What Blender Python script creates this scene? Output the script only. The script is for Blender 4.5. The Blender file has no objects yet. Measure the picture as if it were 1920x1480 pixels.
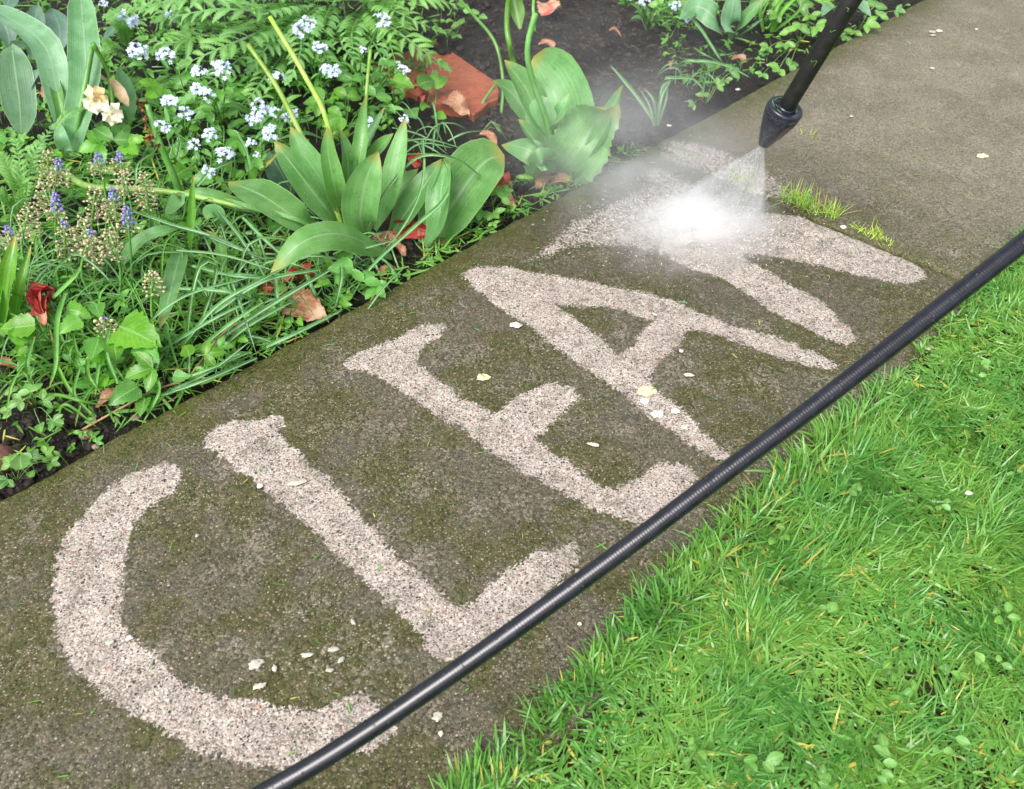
import bpy, math, random
import numpy as np
from mathutils import Vector, Matrix
random.seed(7)
R = np.random.default_rng(11)
C = bpy.context.scene.collection
scn = bpy.context.scene

# ------------------------------------------------------------------ camera, sky, sun, exposure
F, H = 1550.0, 0.70                       # focal length in photo pixels, camera height in metres
TH = math.atan(1426 / 1550)               # downward pitch
cT, sT = math.cos(TH), math.sin(TH)
cd = bpy.data.cameras.new("camera"); cam = bpy.data.objects.new("camera", cd); C.objects.link(cam)
cd.sensor_width = 36; cd.lens = F / 1920 * 36; cd.clip_start = 0.02; cd.clip_end = 500
cam.location = (0, 0, H); cam.rotation_euler = (math.pi / 2 - TH, 0, 0)
cd.dof.use_dof = True; cd.dof.focus_distance = 1.0; cd.dof.aperture_fstop = 11
scn.camera = cam
SUN_EL, SUN_ROT = math.radians(52), math.radians(-150)
w = bpy.data.worlds.new("World"); scn.world = w; w.use_nodes = True
nt = w.node_tree; bg = nt.nodes["Background"]
sky = nt.nodes.new("ShaderNodeTexSky"); sky.sky_type = 'NISHITA'; sky.sun_disc = False
sky.sun_elevation = SUN_EL; sky.sun_rotation = SUN_ROT
sky.dust_density = 6; sky.ozone_density = 0.6; sky.air_density = 1.0
hs = nt.nodes.new("ShaderNodeHueSaturation"); hs.inputs["Saturation"].default_value = 0.32
nt.links.new(sky.outputs[0], hs.inputs["Color"]); nt.links.new(hs.outputs[0], bg.inputs[0])
bg.inputs[1].default_value = 0.15
sd = bpy.data.lights.new("sun", 'SUN'); sun = bpy.data.objects.new("sun", sd); C.objects.link(sun)
sd.energy = 1.4; sd.angle = math.radians(35); sd.color = (1.0, 0.97, 0.92)
sv = Vector((math.sin(SUN_ROT) * math.cos(SUN_EL), math.cos(SUN_ROT) * math.cos(SUN_EL), math.sin(SUN_EL)))
sun.rotation_euler = sv.to_track_quat('Z', 'Y').to_euler(); sun.location = (0, 0, 5)
scn.view_settings.view_transform = 'Standard'; scn.view_settings.look = 'None'
scn.view_settings.exposure = 0.66; scn.view_settings.gamma = 1
scn.render.engine = 'CYCLES'
cy = scn.cycles
cy.max_bounces = 12; cy.diffuse_bounces = 4; cy.transmission_bounces = 6; cy.volume_bounces = 10
cy.transparent_max_bounces = 12; cy.volume_step_rate = 1.0; cy.volume_max_steps = 128
cy.sample_clamp_indirect = 6.0
scn.render.filter_size = 1.2

# ------------------------------------------------------------------ pixel -> world helpers
CAM = np.array([0, 0, H]); FW = np.array([0, cT, -sT]); UP = np.array([0, sT, cT])
def P(x, y, z=0.0):
    d = np.array([x - 960, F * cT + (740 - y) * sT, -F * sT + (740 - y) * cT])
    return CAM + (z - H) / d[2] * d
def PD(x, y, depth):
    return CAM + depth * np.array([(x - 960) / F, cT + (740 - y) / F * sT, -sT + (740 - y) / F * cT])
def PV(XY, z):                              # many pixels at once
    XY = np.asarray(XY, float); z = np.broadcast_to(np.asarray(z, float), (len(XY),))
    d = np.stack([XY[:, 0] - 960, F * cT + (740 - XY[:, 1]) * sT, -F * sT + (740 - XY[:, 1]) * cT], 1)
    return CAM + ((z - H) / d[:, 2])[:, None] * d
def depth(p): return float((np.asarray(p) - CAM) @ FW)
def px2m(px, p): return px * depth(p) / F
AZ = math.radians(44.0)
DU = np.array([math.sin(AZ), math.cos(AZ)]); DN = np.array([-math.cos(AZ), math.sin(AZ)])   # along the path / towards the bed
W = 0.625                                    # path width
O2 = np.array([0.0824, 1.2630]); O2 = O2 + DU * ((np.array([0.277, 1.4406]) - O2) @ DU)       # joint meets the left edge here
def uv_of(xy): q = np.asarray(xy)[..., :2] - O2; return q @ DU, q @ DN
def at_uv(u, v, z=0.0): 
    q = O2 + np.multiply.outer(np.asarray(u), DU) + np.multiply.outer(np.asarray(v), DN)
    return np.concatenate([q, np.broadcast_to(np.asarray(z, float)[..., None], q.shape[:-1] + (1,))], -1)
def nrm(a):
    a = np.asarray(a, float); return a / np.maximum(np.linalg.norm(a, axis=-1, keepdims=True), 1e-9)
_ns = R.normal(size=(24, 3)); _np = R.uniform(0, 6.28, 24)
def noise(p, s):                             # smooth pseudo-noise, about -1..1
    p = np.asarray(p, float) * s
    if p.shape[-1] == 2: p = np.concatenate([p, np.zeros(p.shape[:-1] + (1,))], -1)
    o = 0
    for k in range(10): o = o + np.sin(p @ _ns[k] * (1 + .25 * k) + _np[k] + 1.3 * np.sin(p @ _ns[k + 12] + _np[k + 12]))
    return o / 4.5
def spline(pts, n):
    p = np.asarray(pts, float)
    if len(p) == 2: t = np.linspace(0, 1, n)[:, None]; return p[0] * (1 - t) + p[1] * t
    q = np.vstack([2 * p[0] - p[1], p, 2 * p[-1] - p[-2]])
    seg = np.linalg.norm(np.diff(p, axis=0), axis=1); cum = np.concatenate([[0], np.cumsum(seg)])
    s = np.linspace(0, cum[-1], n); out = []
    for x in s:
        i = min(int(np.searchsorted(cum, x, 'right') - 1), len(p) - 2); t = (x - cum[i]) / max(seg[i], 1e-9)
        a, b, c, d = q[i], q[i + 1], q[i + 2], q[i + 3]
        out.append(.5 * ((2 * b) + (c - a) * t + (2 * a - 5 * b + 4 * c - d) * t * t + (3 * b - a - 3 * c + d) * t ** 3))
    return np.array(out)

# ------------------------------------------------------------------ mesh building
class MB:
    def __init__(s): s.v = []; s.l = []; s.q = []; s.t = []; s.n = 0
    def add(s, V, Q=None, T=None, L=None):
        V = np.asarray(V, float)
        if L is None: L = np.zeros((len(V), 3))
        s.v.append(V); s.l.append(np.asarray(L, float))
        if Q is not None and len(Q): s.q.append(np.asarray(Q, int) + s.n)
        if T is not None and len(T): s.t.append(np.asarray(T, int) + s.n)
        s.n += len(V)
    def arrays(s):
        V = np.vstack(s.v); L = np.vstack(s.l)
        Q = np.vstack(s.q) if s.q else np.zeros((0, 4), int); T = np.vstack(s.t) if s.t else np.zeros((0, 3), int)
        return V, Q, T, L
def raw_mesh(name, V, Q, T, L=None, smooth=True, extra=None):
    me = bpy.data.meshes.new(name)
    me.vertices.add(len(V)); me.vertices.foreach_set("co", np.ascontiguousarray(V, dtype=np.float32).ravel())
    nl = len(Q) * 4 + len(T) * 3
    me.loops.add(nl); me.loops.foreach_set("vertex_index", np.concatenate([Q.ravel(), T.ravel()]).astype(np.int32))
    st = np.concatenate([np.arange(len(Q)) * 4, len(Q) * 4 + np.arange(len(T)) * 3]).astype(np.int32)
    me.polygons.add(len(st)); me.polygons.foreach_set("loop_start", st)
    me.polygons.foreach_set("use_smooth", np.full(len(st), smooth, dtype=bool))
    if L is not None:
        a = me.attributes.new("luv", 'FLOAT_VECTOR', 'POINT'); a.data.foreach_set("vector", np.ascontiguousarray(L, dtype=np.float32).ravel())
    for k, x in (extra or {}).items():
        a = me.attributes.new(k, 'FLOAT', 'POINT'); a.data.foreach_set("value", np.ascontiguousarray(x, dtype=np.float32))
    me.update(calc_edges=True); me.validate()
    return me
def tag(o, label=None, cat=None, group=None, kind=None):
    for k, x in (("label", label), ("category", cat), ("group", group), ("kind", kind)):
        if x: o[k] = x
    return o
def build(mb, name, mat, parent=None, smooth=True, extra=None):
    V, Q, T, L = mb.arrays()
    if parent is not None: off = np.array(parent["_w"])
    else:
        off = V.mean(0); off[2] = V[:, 2].min()
    me = raw_mesh(name, V - off, Q, T, L, smooth, extra); me.materials.append(mat)
    o = bpy.data.objects.new(name, me); C.objects.link(o)
    o["_w"] = [float(x) for x in off]
    if parent is not None:
        o.parent = parent; pp = np.array(parent["_w"]); o.location = (0, 0, 0)
    else: o.location = off
    return o
def thing(name, label, cat, loc, group=None, kind=None):
    o = bpy.data.objects.new(name, None); C.objects.link(o); o.empty_display_size = .02
    o.location = [float(x) for x in loc]; o["_w"] = [float(x) for x in loc]
    return tag(o, label, cat, group, kind)
def grid_q(nv, nu):
    i = np.arange((nv - 1) * (nu - 1)); r, c = i // (nu - 1), i % (nu - 1); a = r * nu + c
    return np.stack([a, a + 1, a + nu + 1, a + nu], 1)
PROF = {
 'tulip': ([0, .12, .3, .5, .7, .85, .94, 1], [.22, .42, .85, 1, .9, .6, .3, .03]),
 'broad': ([0, .1, .25, .5, .75, .9, .97, 1], [.3, .6, .95, 1, .9, .6, .3, .03]),
 'strap': ([0, .2, .7, .9, 1], [.7, 1, .9, .55, .05]),
 'oval': ([0, .12, .35, .6, .85, 1], [.12, .55, 1, .9, .5, .03]),
 'heart': ([0, .06, .2, .4, .7, .9, 1], [.45, .85, 1, .95, .6, .28, .03]),
 'petal': ([0, .2, .45, .8, .95, 1], [.25, .6, .95, 1, .92, .7]),
 'sheath': ([0, .2, .5, .8, 1], [.4, .8, 1, .8, .15])}
TOCAM = None
def leaf(mb, pts, width, prof='tulip', face=None, cup=.25, wave=0., nu=7, nv=16, tooth=0., roll=0., rnd=None, fold=0., phase=None):
    c = spline(pts, nv); t = nrm(np.gradient(c, axis=0))
    m = c.mean(0)
    if face is None: face = nrm(nrm(CAM - m) * .55 + np.array([0, 0, .65]))
    s = nrm(np.cross(t, face)); n = nrm(np.cross(s, t))
    if roll:
        a = np.linspace(0, roll, nv)[:, None]; s, n = s * np.cos(a) + n * np.sin(a), n * np.cos(a) - s * np.sin(a)
    v = np.linspace(0, 1, nv); u = np.linspace(-1, 1, nu)
    hw = np.interp(v, *PROF[prof]) * width / 2
    if tooth: hw = hw * np.where(np.arange(nv) % 2 == 0, 1, 1 - tooth)
    ph = random.uniform(0, 6.28) if phase is None else phase
    U, Vv = np.meshgrid(u, v)
    au = np.abs(U)
    h = cup * (U ** 2) * hw[:, None] + fold * au * hw[:, None] + wave * width * (U * np.sin(7 * Vv + ph) + .6 * au ** 2 * np.sin(13 * Vv + 2 * ph + U)) * (.3 + .7 * Vv)
    lat = U * hw[:, None] * (1 - .25 * abs(cup) * U ** 2)
    X = c[:, None] + s[:, None] * lat[..., None] + n[:, None] * h[..., None]
    rr = random.random() if rnd is None else rnd
    L = np.stack([U, Vv, np.full_like(U, rr)], -1)
    mb.add(X.reshape(-1, 3), grid_q(nv, nu), None, L.reshape(-1, 3))
def tube(mb, pts, r, n=8, res=None, rnd=None, cap=True):
    c = spline(pts, res or max(6, 5 * len(pts))); k = len(c)
    r = np.interp(np.linspace(0, 1, k), np.linspace(0, 1, len(np.atleast_1d(r))), np.atleast_1d(r))
    t = nrm(np.gradient(c, axis=0)); ref = np.array([.3, .9, .2]) if abs(t[0] @ nrm([.3, .9, .2])) < .9 else np.array([1, 0, 0.])
    s = nrm(np.cross(t, ref)); b = np.cross(s, t)
    a = np.arange(n) * 2 * math.pi / n
    X = c[:, None] + r[:, None, None] * (s[:, None] * np.cos(a)[None, :, None] + b[:, None] * np.sin(a)[None, :, None])
    i = np.arange((k - 1) * n); ro, co = i // n, i % n
    Q = np.stack([ro * n + co, ro * n + (co + 1) % n, (ro + 1) * n + (co + 1) % n, (ro + 1) * n + co], 1)
    V = X.reshape(-1, 3); T = None
    rr = random.random() if rnd is None else rnd
    L = np.stack([np.zeros(k * n), np.repeat(np.linspace(0, 1, k), n), np.full(k * n, rr)], 1)
    if cap:
        V = np.vstack([V, c[:1], c[-1:]]); L = np.vstack([L, [[0, 0, rr], [0, 1, rr]]]); j = np.arange(n)
        T = np.vstack([np.stack([np.full(n, k * n), (j + 1) % n, j], 1), np.stack([np.full(n, k * n + 1), (k - 1) * n + j, (k - 1) * n + (j + 1) % n], 1)])
    mb.add(V, Q, T, L)
def lathe(mb, p0, ax, prof, n=48):
    ax = nrm(ax); s = nrm(np.cross(ax, [0.2, 0.1, .9])); b = np.cross(ax, s); a = np.arange(n) * 2 * math.pi / n
    k = len(prof); X = np.array([[p0 + ax * t + r * (s * math.cos(q) + b * math.sin(q)) for q in a] for t, r in prof])
    i = np.arange((k - 1) * n); ro, co = i // n, i % n
    Q = np.stack([ro * n + co, ro * n + (co + 1) % n, (ro + 1) * n + (co + 1) % n, (ro + 1) * n + co], 1)
    mb.add(X.reshape(-1, 3), Q)
_ico = None
def ico_data(sub=1):
    import bmesh
    bm = bmesh.new(); bmesh.ops.create_icosphere(bm, subdivisions=sub, radius=1)
    bm.verts.ensure_lookup_table(); V = np.array([v.co[:] for v in bm.verts]); T = np.array([[v.index for v in f.verts] for f in bm.faces]); bm.free()
    return V, T
ICO = {k: ico_data(k) for k in (1, 2, 3, 4)}
def blob(mb, c, r, sub=1, rough=0., rnd=None, ax=None):
    V, T = ICO[sub]; V = V.copy()
    if rough: V = V * (1 + rough * noise(V + R.normal(size=3) * 5, 1.6))[:, None]
    X = V * np.asarray(r)
    if ax is not None:
        z = nrm(ax); x = nrm(np.cross(z, [.31, .2, .9])); y = np.cross(z, x); X = X @ np.stack([x, y, z])
    rr = random.random() if rnd is None else rnd
    mb.add(X + c, None, T, np.stack([V[:, 0], V[:, 2] * .5 + .5, np.full(len(V), rr)], 1))

# ------------------------------------------------------------------ materials
class NG:
    def __init__(s, name):
        s.m = bpy.data.materials.new(name); s.m.use_nodes = True; s.t = s.m.node_tree; s.t.nodes.clear()
        s.out = s.t.nodes.new("ShaderNodeOutputMaterial")
    def n(s, ty, ins=None, **kw):
        x = s.t.nodes.new(ty)
        for k, v in kw.items(): setattr(x, k, v)
        for k, v in (ins or {}).items(): s.set(x.inputs[k], v)
        return x
    def set(s, inp, v):
        if isinstance(v, bpy.types.NodeSocket): s.t.links.new(v, inp)
        elif isinstance(v, bpy.types.Node): s.t.links.new(v.outputs[0], inp)
        elif isinstance(v, (tuple, list)) and inp.type == 'RGBA' and len(v) == 3: inp.default_value = (*v, 1)
        else: inp.default_value = v
    def math(s, op, a, b=None, c=None, clamp=False):
        x = s.n("ShaderNodeMath", operation=op, use_clamp=clamp); s.set(x.inputs[0], a)
        if b is not None: s.set(x.inputs[1], b)
        if c is not None: s.set(x.inputs[2], c)
        return x.outputs[0]
    def mix(s, f, a, b, mode='MIX'):
        x = s.n("ShaderNodeMix", data_type='RGBA', blend_type=mode); s.set(x.inputs[0], f); s.set(x.inputs[6], a); s.set(x.inputs[7], b)
        return x.outputs[2]
    def smooth(s, v, lo, hi, a=0., b=1.):
        x = s.n("ShaderNodeMapRange", interpolation_type='SMOOTHSTEP'); s.set(x.inputs[0], v)
        for i, q in enumerate((lo, hi, a, b)): s.set(x.inputs[i + 1], q)
        return x.outputs[0]
    def noise(s, vec, scale, detail=3, rough=.55):
        return s.n("ShaderNodeTexNoise", {"Vector": vec, "Scale": scale, "Detail": detail, "Roughness": rough}).outputs[0]
    def voro(s, vec, scale, feature='F1'):
        return s.n("ShaderNodeTexVoronoi", {"Vector": vec, "Scale": scale}, feature=feature)
    def ramp(s, f, stops, const=False):
        x = s.n("ShaderNodeValToRGB"); s.set(x.inputs[0], f); e = x.color_ramp
        if const: e.interpolation = 'CONSTANT'
        while len(e.elements) < len(stops): e.elements.new(.5)
        for k, (p, c) in enumerate(stops): e.elements[k].position = p; e.elements[k].color = (*c, 1)
        return x.outputs[0]
    def attr(s, name): return s.n("ShaderNodeAttribute", attribute_name=name)
    def sep(s, v):
        x = s.n("ShaderNodeSeparateXYZ"); s.set(x.inputs[0], v); return x.outputs
    def pos(s): return s.n("ShaderNodeNewGeometry").outputs[0]
    def bump(s, h, strength, dist):
        return s.n("ShaderNodeBump", {"Height": h, "Strength": strength, "Distance": dist}).outputs[0]
    def surf(s, col, rough=.5, spec=.5, normal=None, trans=0., tcol=None, coat=0.):
        b = s.n("ShaderNodeBsdfPrincipled", {"Base Color": col, "Roughness": rough, "Specular IOR Level": spec, "Coat Weight": coat, "Coat Roughness": .15})
        if normal is not None: s.set(b.inputs["Normal"], normal)
        o = b.outputs[0]
        if trans:
            tr = s.n("ShaderNodeBsdfTranslucent", {"Color": tcol if tcol is not None else col})
            mx = s.n("ShaderNodeMixShader", {0: trans, 1: o, 2: tr.outputs[0]}); o = mx.outputs[0]
        s.t.links.new(o, s.out.inputs[0]); return s.m

def leaf_mat(name, a, b, mid=None, midw=.05, veins=0., vfreq=40., side=0., rough=.42, trans=.3, drops=True, tipc=None, edge=None, coat=0.):
    g = NG(name); at = g.attr("luv"); u, v, rn = g.sep(at.outputs["Vector"]); pos = g.pos()
    col = g.mix(g.smooth(g.noise(pos, 35, 3), .35, .65), a, b)
    hv = g.n("ShaderNodeHueSaturation", {"Hue": g.math('MULTIPLY_ADD', rn, .03, .485), "Saturation": g.math('MULTIPLY_ADD', rn, -.2, 1.1), "Value": g.math('MULTIPLY_ADD', g.math('FRACT', g.math('MULTIPLY', rn, 7.31)), .5, .75), "Color": col})
    col = hv.outputs[0]
    au = g.math('ABSOLUTE', u); hgt = None
    stv = g.n("ShaderNodeCombineXYZ", {0: g.math('MULTIPLY', u, 11.0), 1: g.math('MULTIPLY', v, 1.6), 2: g.math('MULTIPLY', rn, 37.0)})
    stn = g.noise(stv.outputs[0], 1.5, 4, .65); col = g.n("ShaderNodeHueSaturation", {"Value": g.smooth(stn, .3, .7, .84, 1.16), "Color": col}).outputs[0]
    if veins:
        sv_ = g.math('SINE', g.math('MULTIPLY', u, vfreq)); col = g.mix(g.math('MULTIPLY', g.math('MULTIPLY_ADD', sv_, .5, .5), veins), col, tuple(x * 1.6 + .03 for x in b)); hgt = sv_
    if side:
        q = g.math('SUBTRACT', g.math('MULTIPLY', v, 9), g.math('MULTIPLY', au, 3.2)); sv_ = g.math('POWER', g.math('ABSOLUTE', g.math('SINE', g.math('MULTIPLY', q, 3.14159))), .35)
        col = g.mix(g.math('MULTIPLY', g.math('SUBTRACT', 1.0, sv_), side), col, tuple(x * 1.7 + .04 for x in b)); hgt = sv_
    if mid is not None: col = g.mix(g.smooth(au, midw, midw * 2.2, 1., 0.), col, mid)
    if edge is not None: col = g.mix(g.smooth(au, .93, 1.0), col, edge)
    if tipc is not None: col = g.mix(g.smooth(v, .86, .99), col, tipc)
    # blemishes of the blade itself
    col = g.mix(g.smooth(g.noise(pos, 160, 2), .655, .72, 0., .6), col, (.13, .11, .035))
    h = g.math('MULTIPLY', g.noise(pos, 120, 3), .5)
    if hgt is not None: h = g.math('ADD', h, g.math('MULTIPLY', hgt, .08))
    nb = g.bump(h, .5, .0012); ro = rough
    if drops:
        vo = g.voro(pos, 290); dn = g.smooth(vo.outputs["Distance"], .10, .26, 1., 0.)
        dd = g.math('MULTIPLY', dn, g.math('MULTIPLY', g.math('GREATER_THAN', g.sep(vo.outputs["Color"])[0], .70), g.smooth(g.noise(pos, 14, 2), .34, .5)))
        nb2 = g.n("ShaderNodeBump", {"Height": dd, "Strength": .9, "Distance": .0016, "Normal": nb}); nb = nb2.outputs[0]
        ro = g.math('MULTIPLY_ADD', dd, -(rough - .06), rough)
        col = g.mix(g.math('MULTIPLY', dd, .7), col, (.80, .88, .80))
    tc = g.mix(.5, col, tuple(min(1, x * 1.5) for x in (b[0] * 1.2, b[1] * 1.25, b[2] * .6)))
    return g.surf(col, ro, .5, nb, trans, tc, coat)
M = {}
M['tulip'] = leaf_mat("tulip_leaf", (.108, .29, .078), (.17, .375, .128), mid=(.25, .43, .2), midw=.03, veins=.10, vfreq=52, edge=(.26, .44, .17), rough=.34, tipc=(.34, .34, .08))
M['glauc'] = leaf_mat("glaucous_leaf", (.135, .305, .15), (.205, .41, .225), mid=(.28, .45, .28), midw=.03, veins=.09, vfreq=46, edge=(.45, .58, .4), rough=.42)
M['grey'] = leaf_mat("grey_leaf", (.085, .19, .13), (.14, .26, .19), mid=(.2, .34, .22), midw=.03, side=.2, rough=.5)
M['bright'] = leaf_mat("bright_leaf", (.075, .25, .024), (.14, .37, .05), mid=(.22, .46, .12), midw=.035, side=.35, rough=.34, trans=.35)
M['forget'] = leaf_mat("forget_leaf", (.09, .27, .045), (.15, .37, .08), mid=(.2, .42, .13), midw=.05, rough=.5, trans=.35)
M['hairy'] = leaf_mat("hairy_leaf", (.12, .32, .06), (.19, .42, .11), mid=(.30, .48, .22), midw=.09, side=.15, rough=.6, trans=.35)
M['strap'] = leaf_mat("strap_leaf", (.06, .19, .045), (.11, .29, .08), mid=(.32, .47, .32), midw=.10, veins=.12, vfreq=14, rough=.36, trans=.22)
M['strapg'] = leaf_mat("plain_strap_leaf", (.08, .25, .03), (.14, .36, .055), mid=(.18, .4, .09), midw=.08, veins=.25, vfreq=16, rough=.36, tipc=(.4, .33, .06), trans=.3)
M['weed'] = leaf_mat("weed_leaf", (.115, .295, .045), (.185, .395, .09), mid=(.30, .50, .17), midw=.05, side=.3, rough=.4, trans=.35)
M['stalk'] = leaf_mat("stalk", (.22, .42, .07), (.33, .52, .13), rough=.4, trans=.1, drops=False)
M['stalkg'] = leaf_mat("green_stalk", (.11, .31, .05), (.17, .40, .09), rough=.4, trans=.1, drops=False)
M['yellow'] = leaf_mat("yellowing", (.34, .36, .04), (.42, .40, .09), rough=.45, trans=.25, drops=False)
M['brownstem'] = leaf_mat("brown_stem", (.24, .15, .07), (.36, .25, .13), rough=.6, trans=0, drops=False)

def simple_mat(name, a, b, scale=60, rough=.6, trans=0., bump=.4, c=None, dist=.002, spec=.4, streak=None):
    g = NG(name); pos = g.pos(); u, v, rn = g.sep(g.attr("luv").outputs["Vector"])
    n = g.noise(pos, scale, 5, .65); col = g.mix(g.smooth(n, .36, .64), a, b)
    if c is not None: col = g.mix(g.smooth(g.noise(pos, scale * .4, 3), .5, .62), col, c)
    if streak is not None: col = g.mix(g.math('MULTIPLY', g.smooth(g.noise(g.n("ShaderNodeCombineXYZ", {0: g.math('MULTIPLY', u, 9), 1: g.math('MULTIPLY', v, 1.2), 2: rn}), 1.6, 3), .45, .65), .8), col, streak)
    col = g.n("ShaderNodeHueSaturation", {"Value": g.math('MULTIPLY_ADD', rn, .5, .75), "Color": col}).outputs[0]
    return g.surf(col, rough, spec, g.bump(g.noise(pos, scale * 3, 4), bump, dist), trans)
M['dead'] = simple_mat("dead_leaf", (.20, .075, .03), (.36, .165, .085), 70, .5, .15, .8, c=(.45, .30, .2), streak=(.5, .3, .2))
M['red'] = simple_mat("red_petal", (.29, .006, .016), (.50, .020, .024), 160, .4, .25, .9, c=(.5, .10, .05), streak=(.55, .22, .16))
M['faded'] = simple_mat("faded_petal", (.62, .26, .14), (.74, .5, .36), 60, .5, .2, .6, c=(.6, .12, .1))
M['cream'] = simple_mat("cream_petal", (.82, .78, .60), (.86, .82, .68), 80, .5, .3, .4, c=(.66, .5, .26))
M['tan'] = simple_mat("dry_sheath", (.52, .36, .2), (.66, .52, .33), 60, .6, .25, .5)
M['wither'] = simple_mat("withered_flower", (.10, .028, .014), (.26, .09, .035), 150, .55, .1, .9, c=(.42, .2, .05))
M['chip'] = simple_mat("white_petal", (.66, .62, .5), (.80, .77, .70), 200, .5, .3, .3)
M['pebble'] = simple_mat("pale_pebble", (.70, .64, .5), (.82, .78, .68), 200, .6, 0, .4)
M['ochre'] = simple_mat("ochre_pebble", (.62, .50, .26), (.70, .62, .40), 120, .6, 0, .4)
M['stone'] = simple_mat("stone", (.20, .11, .085), (.32, .20, .16), 60, .55, 0, .5, c=(.38, .3, .24))
M['rstone'] = simple_mat("red_stone", (.16, .065, .055), (.24, .105, .09), 60, .5, 0, .5)
M['seed'] = simple_mat("seed_capsule", (.66, .55, .34), (.80, .70, .52), 220, .6, .35, .4, c=(.44, .52, .24))
M['muscari'] = simple_mat("violet_bell", (.34, .28, .76), (.50, .44, .90), 220, .5, .35, .3)
M['crumb'] = simple_mat("soil_crumb", (.014, .010, .008), (.045, .032, .024), 250, .65, 0, .8)

def flower_mat():
    g = NG("forget_me_not_petal"); u, v, rn = g.sep(g.attr("luv").outputs["Vector"])
    pc = g.mix(rn, (.56, .68, .95), (.74, .82, .97))
    col = g.ramp(u, [(0, (.75, .6, .12)), (.16, (.8, .7, .3)), (.24, (.9, .92, .95)), (.4, (.7, .8, .95))])
    col = g.mix(g.smooth(u, .22, .5), col, pc)
    return g.surf(col, .55, .3, None, .3)
M['forgetme'] = flower_mat()

def black_mat(name, base, rough, rib=False, coat=0., dirt=.0):
    g = NG(name); pos = g.pos()
    n = g.noise(pos, 90, 4); col = g.mix(g.smooth(n, .4, .7), base, tuple(x * 1.8 + .002 for x in base))
    if dirt: col = g.mix(g.smooth(g.noise(pos, 300, 3), .68, .74, 0., dirt), col, (.16, .14, .10))
    ro = g.math('MULTIPLY_ADD', g.noise(pos, 45, 4), .22, rough - .11)
    vo = g.voro(pos, 320); dd = g.math('MULTIPLY', g.smooth(vo.outputs["Distance"], .1, .3, 1., 0.), g.math('GREATER_THAN', g.sep(vo.outputs["Color"])[0], .8))
    return g.surf(col, ro, .5, g.bump(g.math('ADD', g.math('MULTIPLY', g.noise(pos, 500, 2), .12), dd), .5, .0007), 0, None, coat)
M['rubber'] = black_mat("black_rubber", (.006, .007, .012), .23, dirt=.3, coat=.25)
M['plastic'] = black_mat("black_plastic", (.012, .014, .024), .24, coat=.4, dirt=.3)
M['lance'] = black_mat("black_lance", (.007, .007, .007), .45, dirt=.3)

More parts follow.
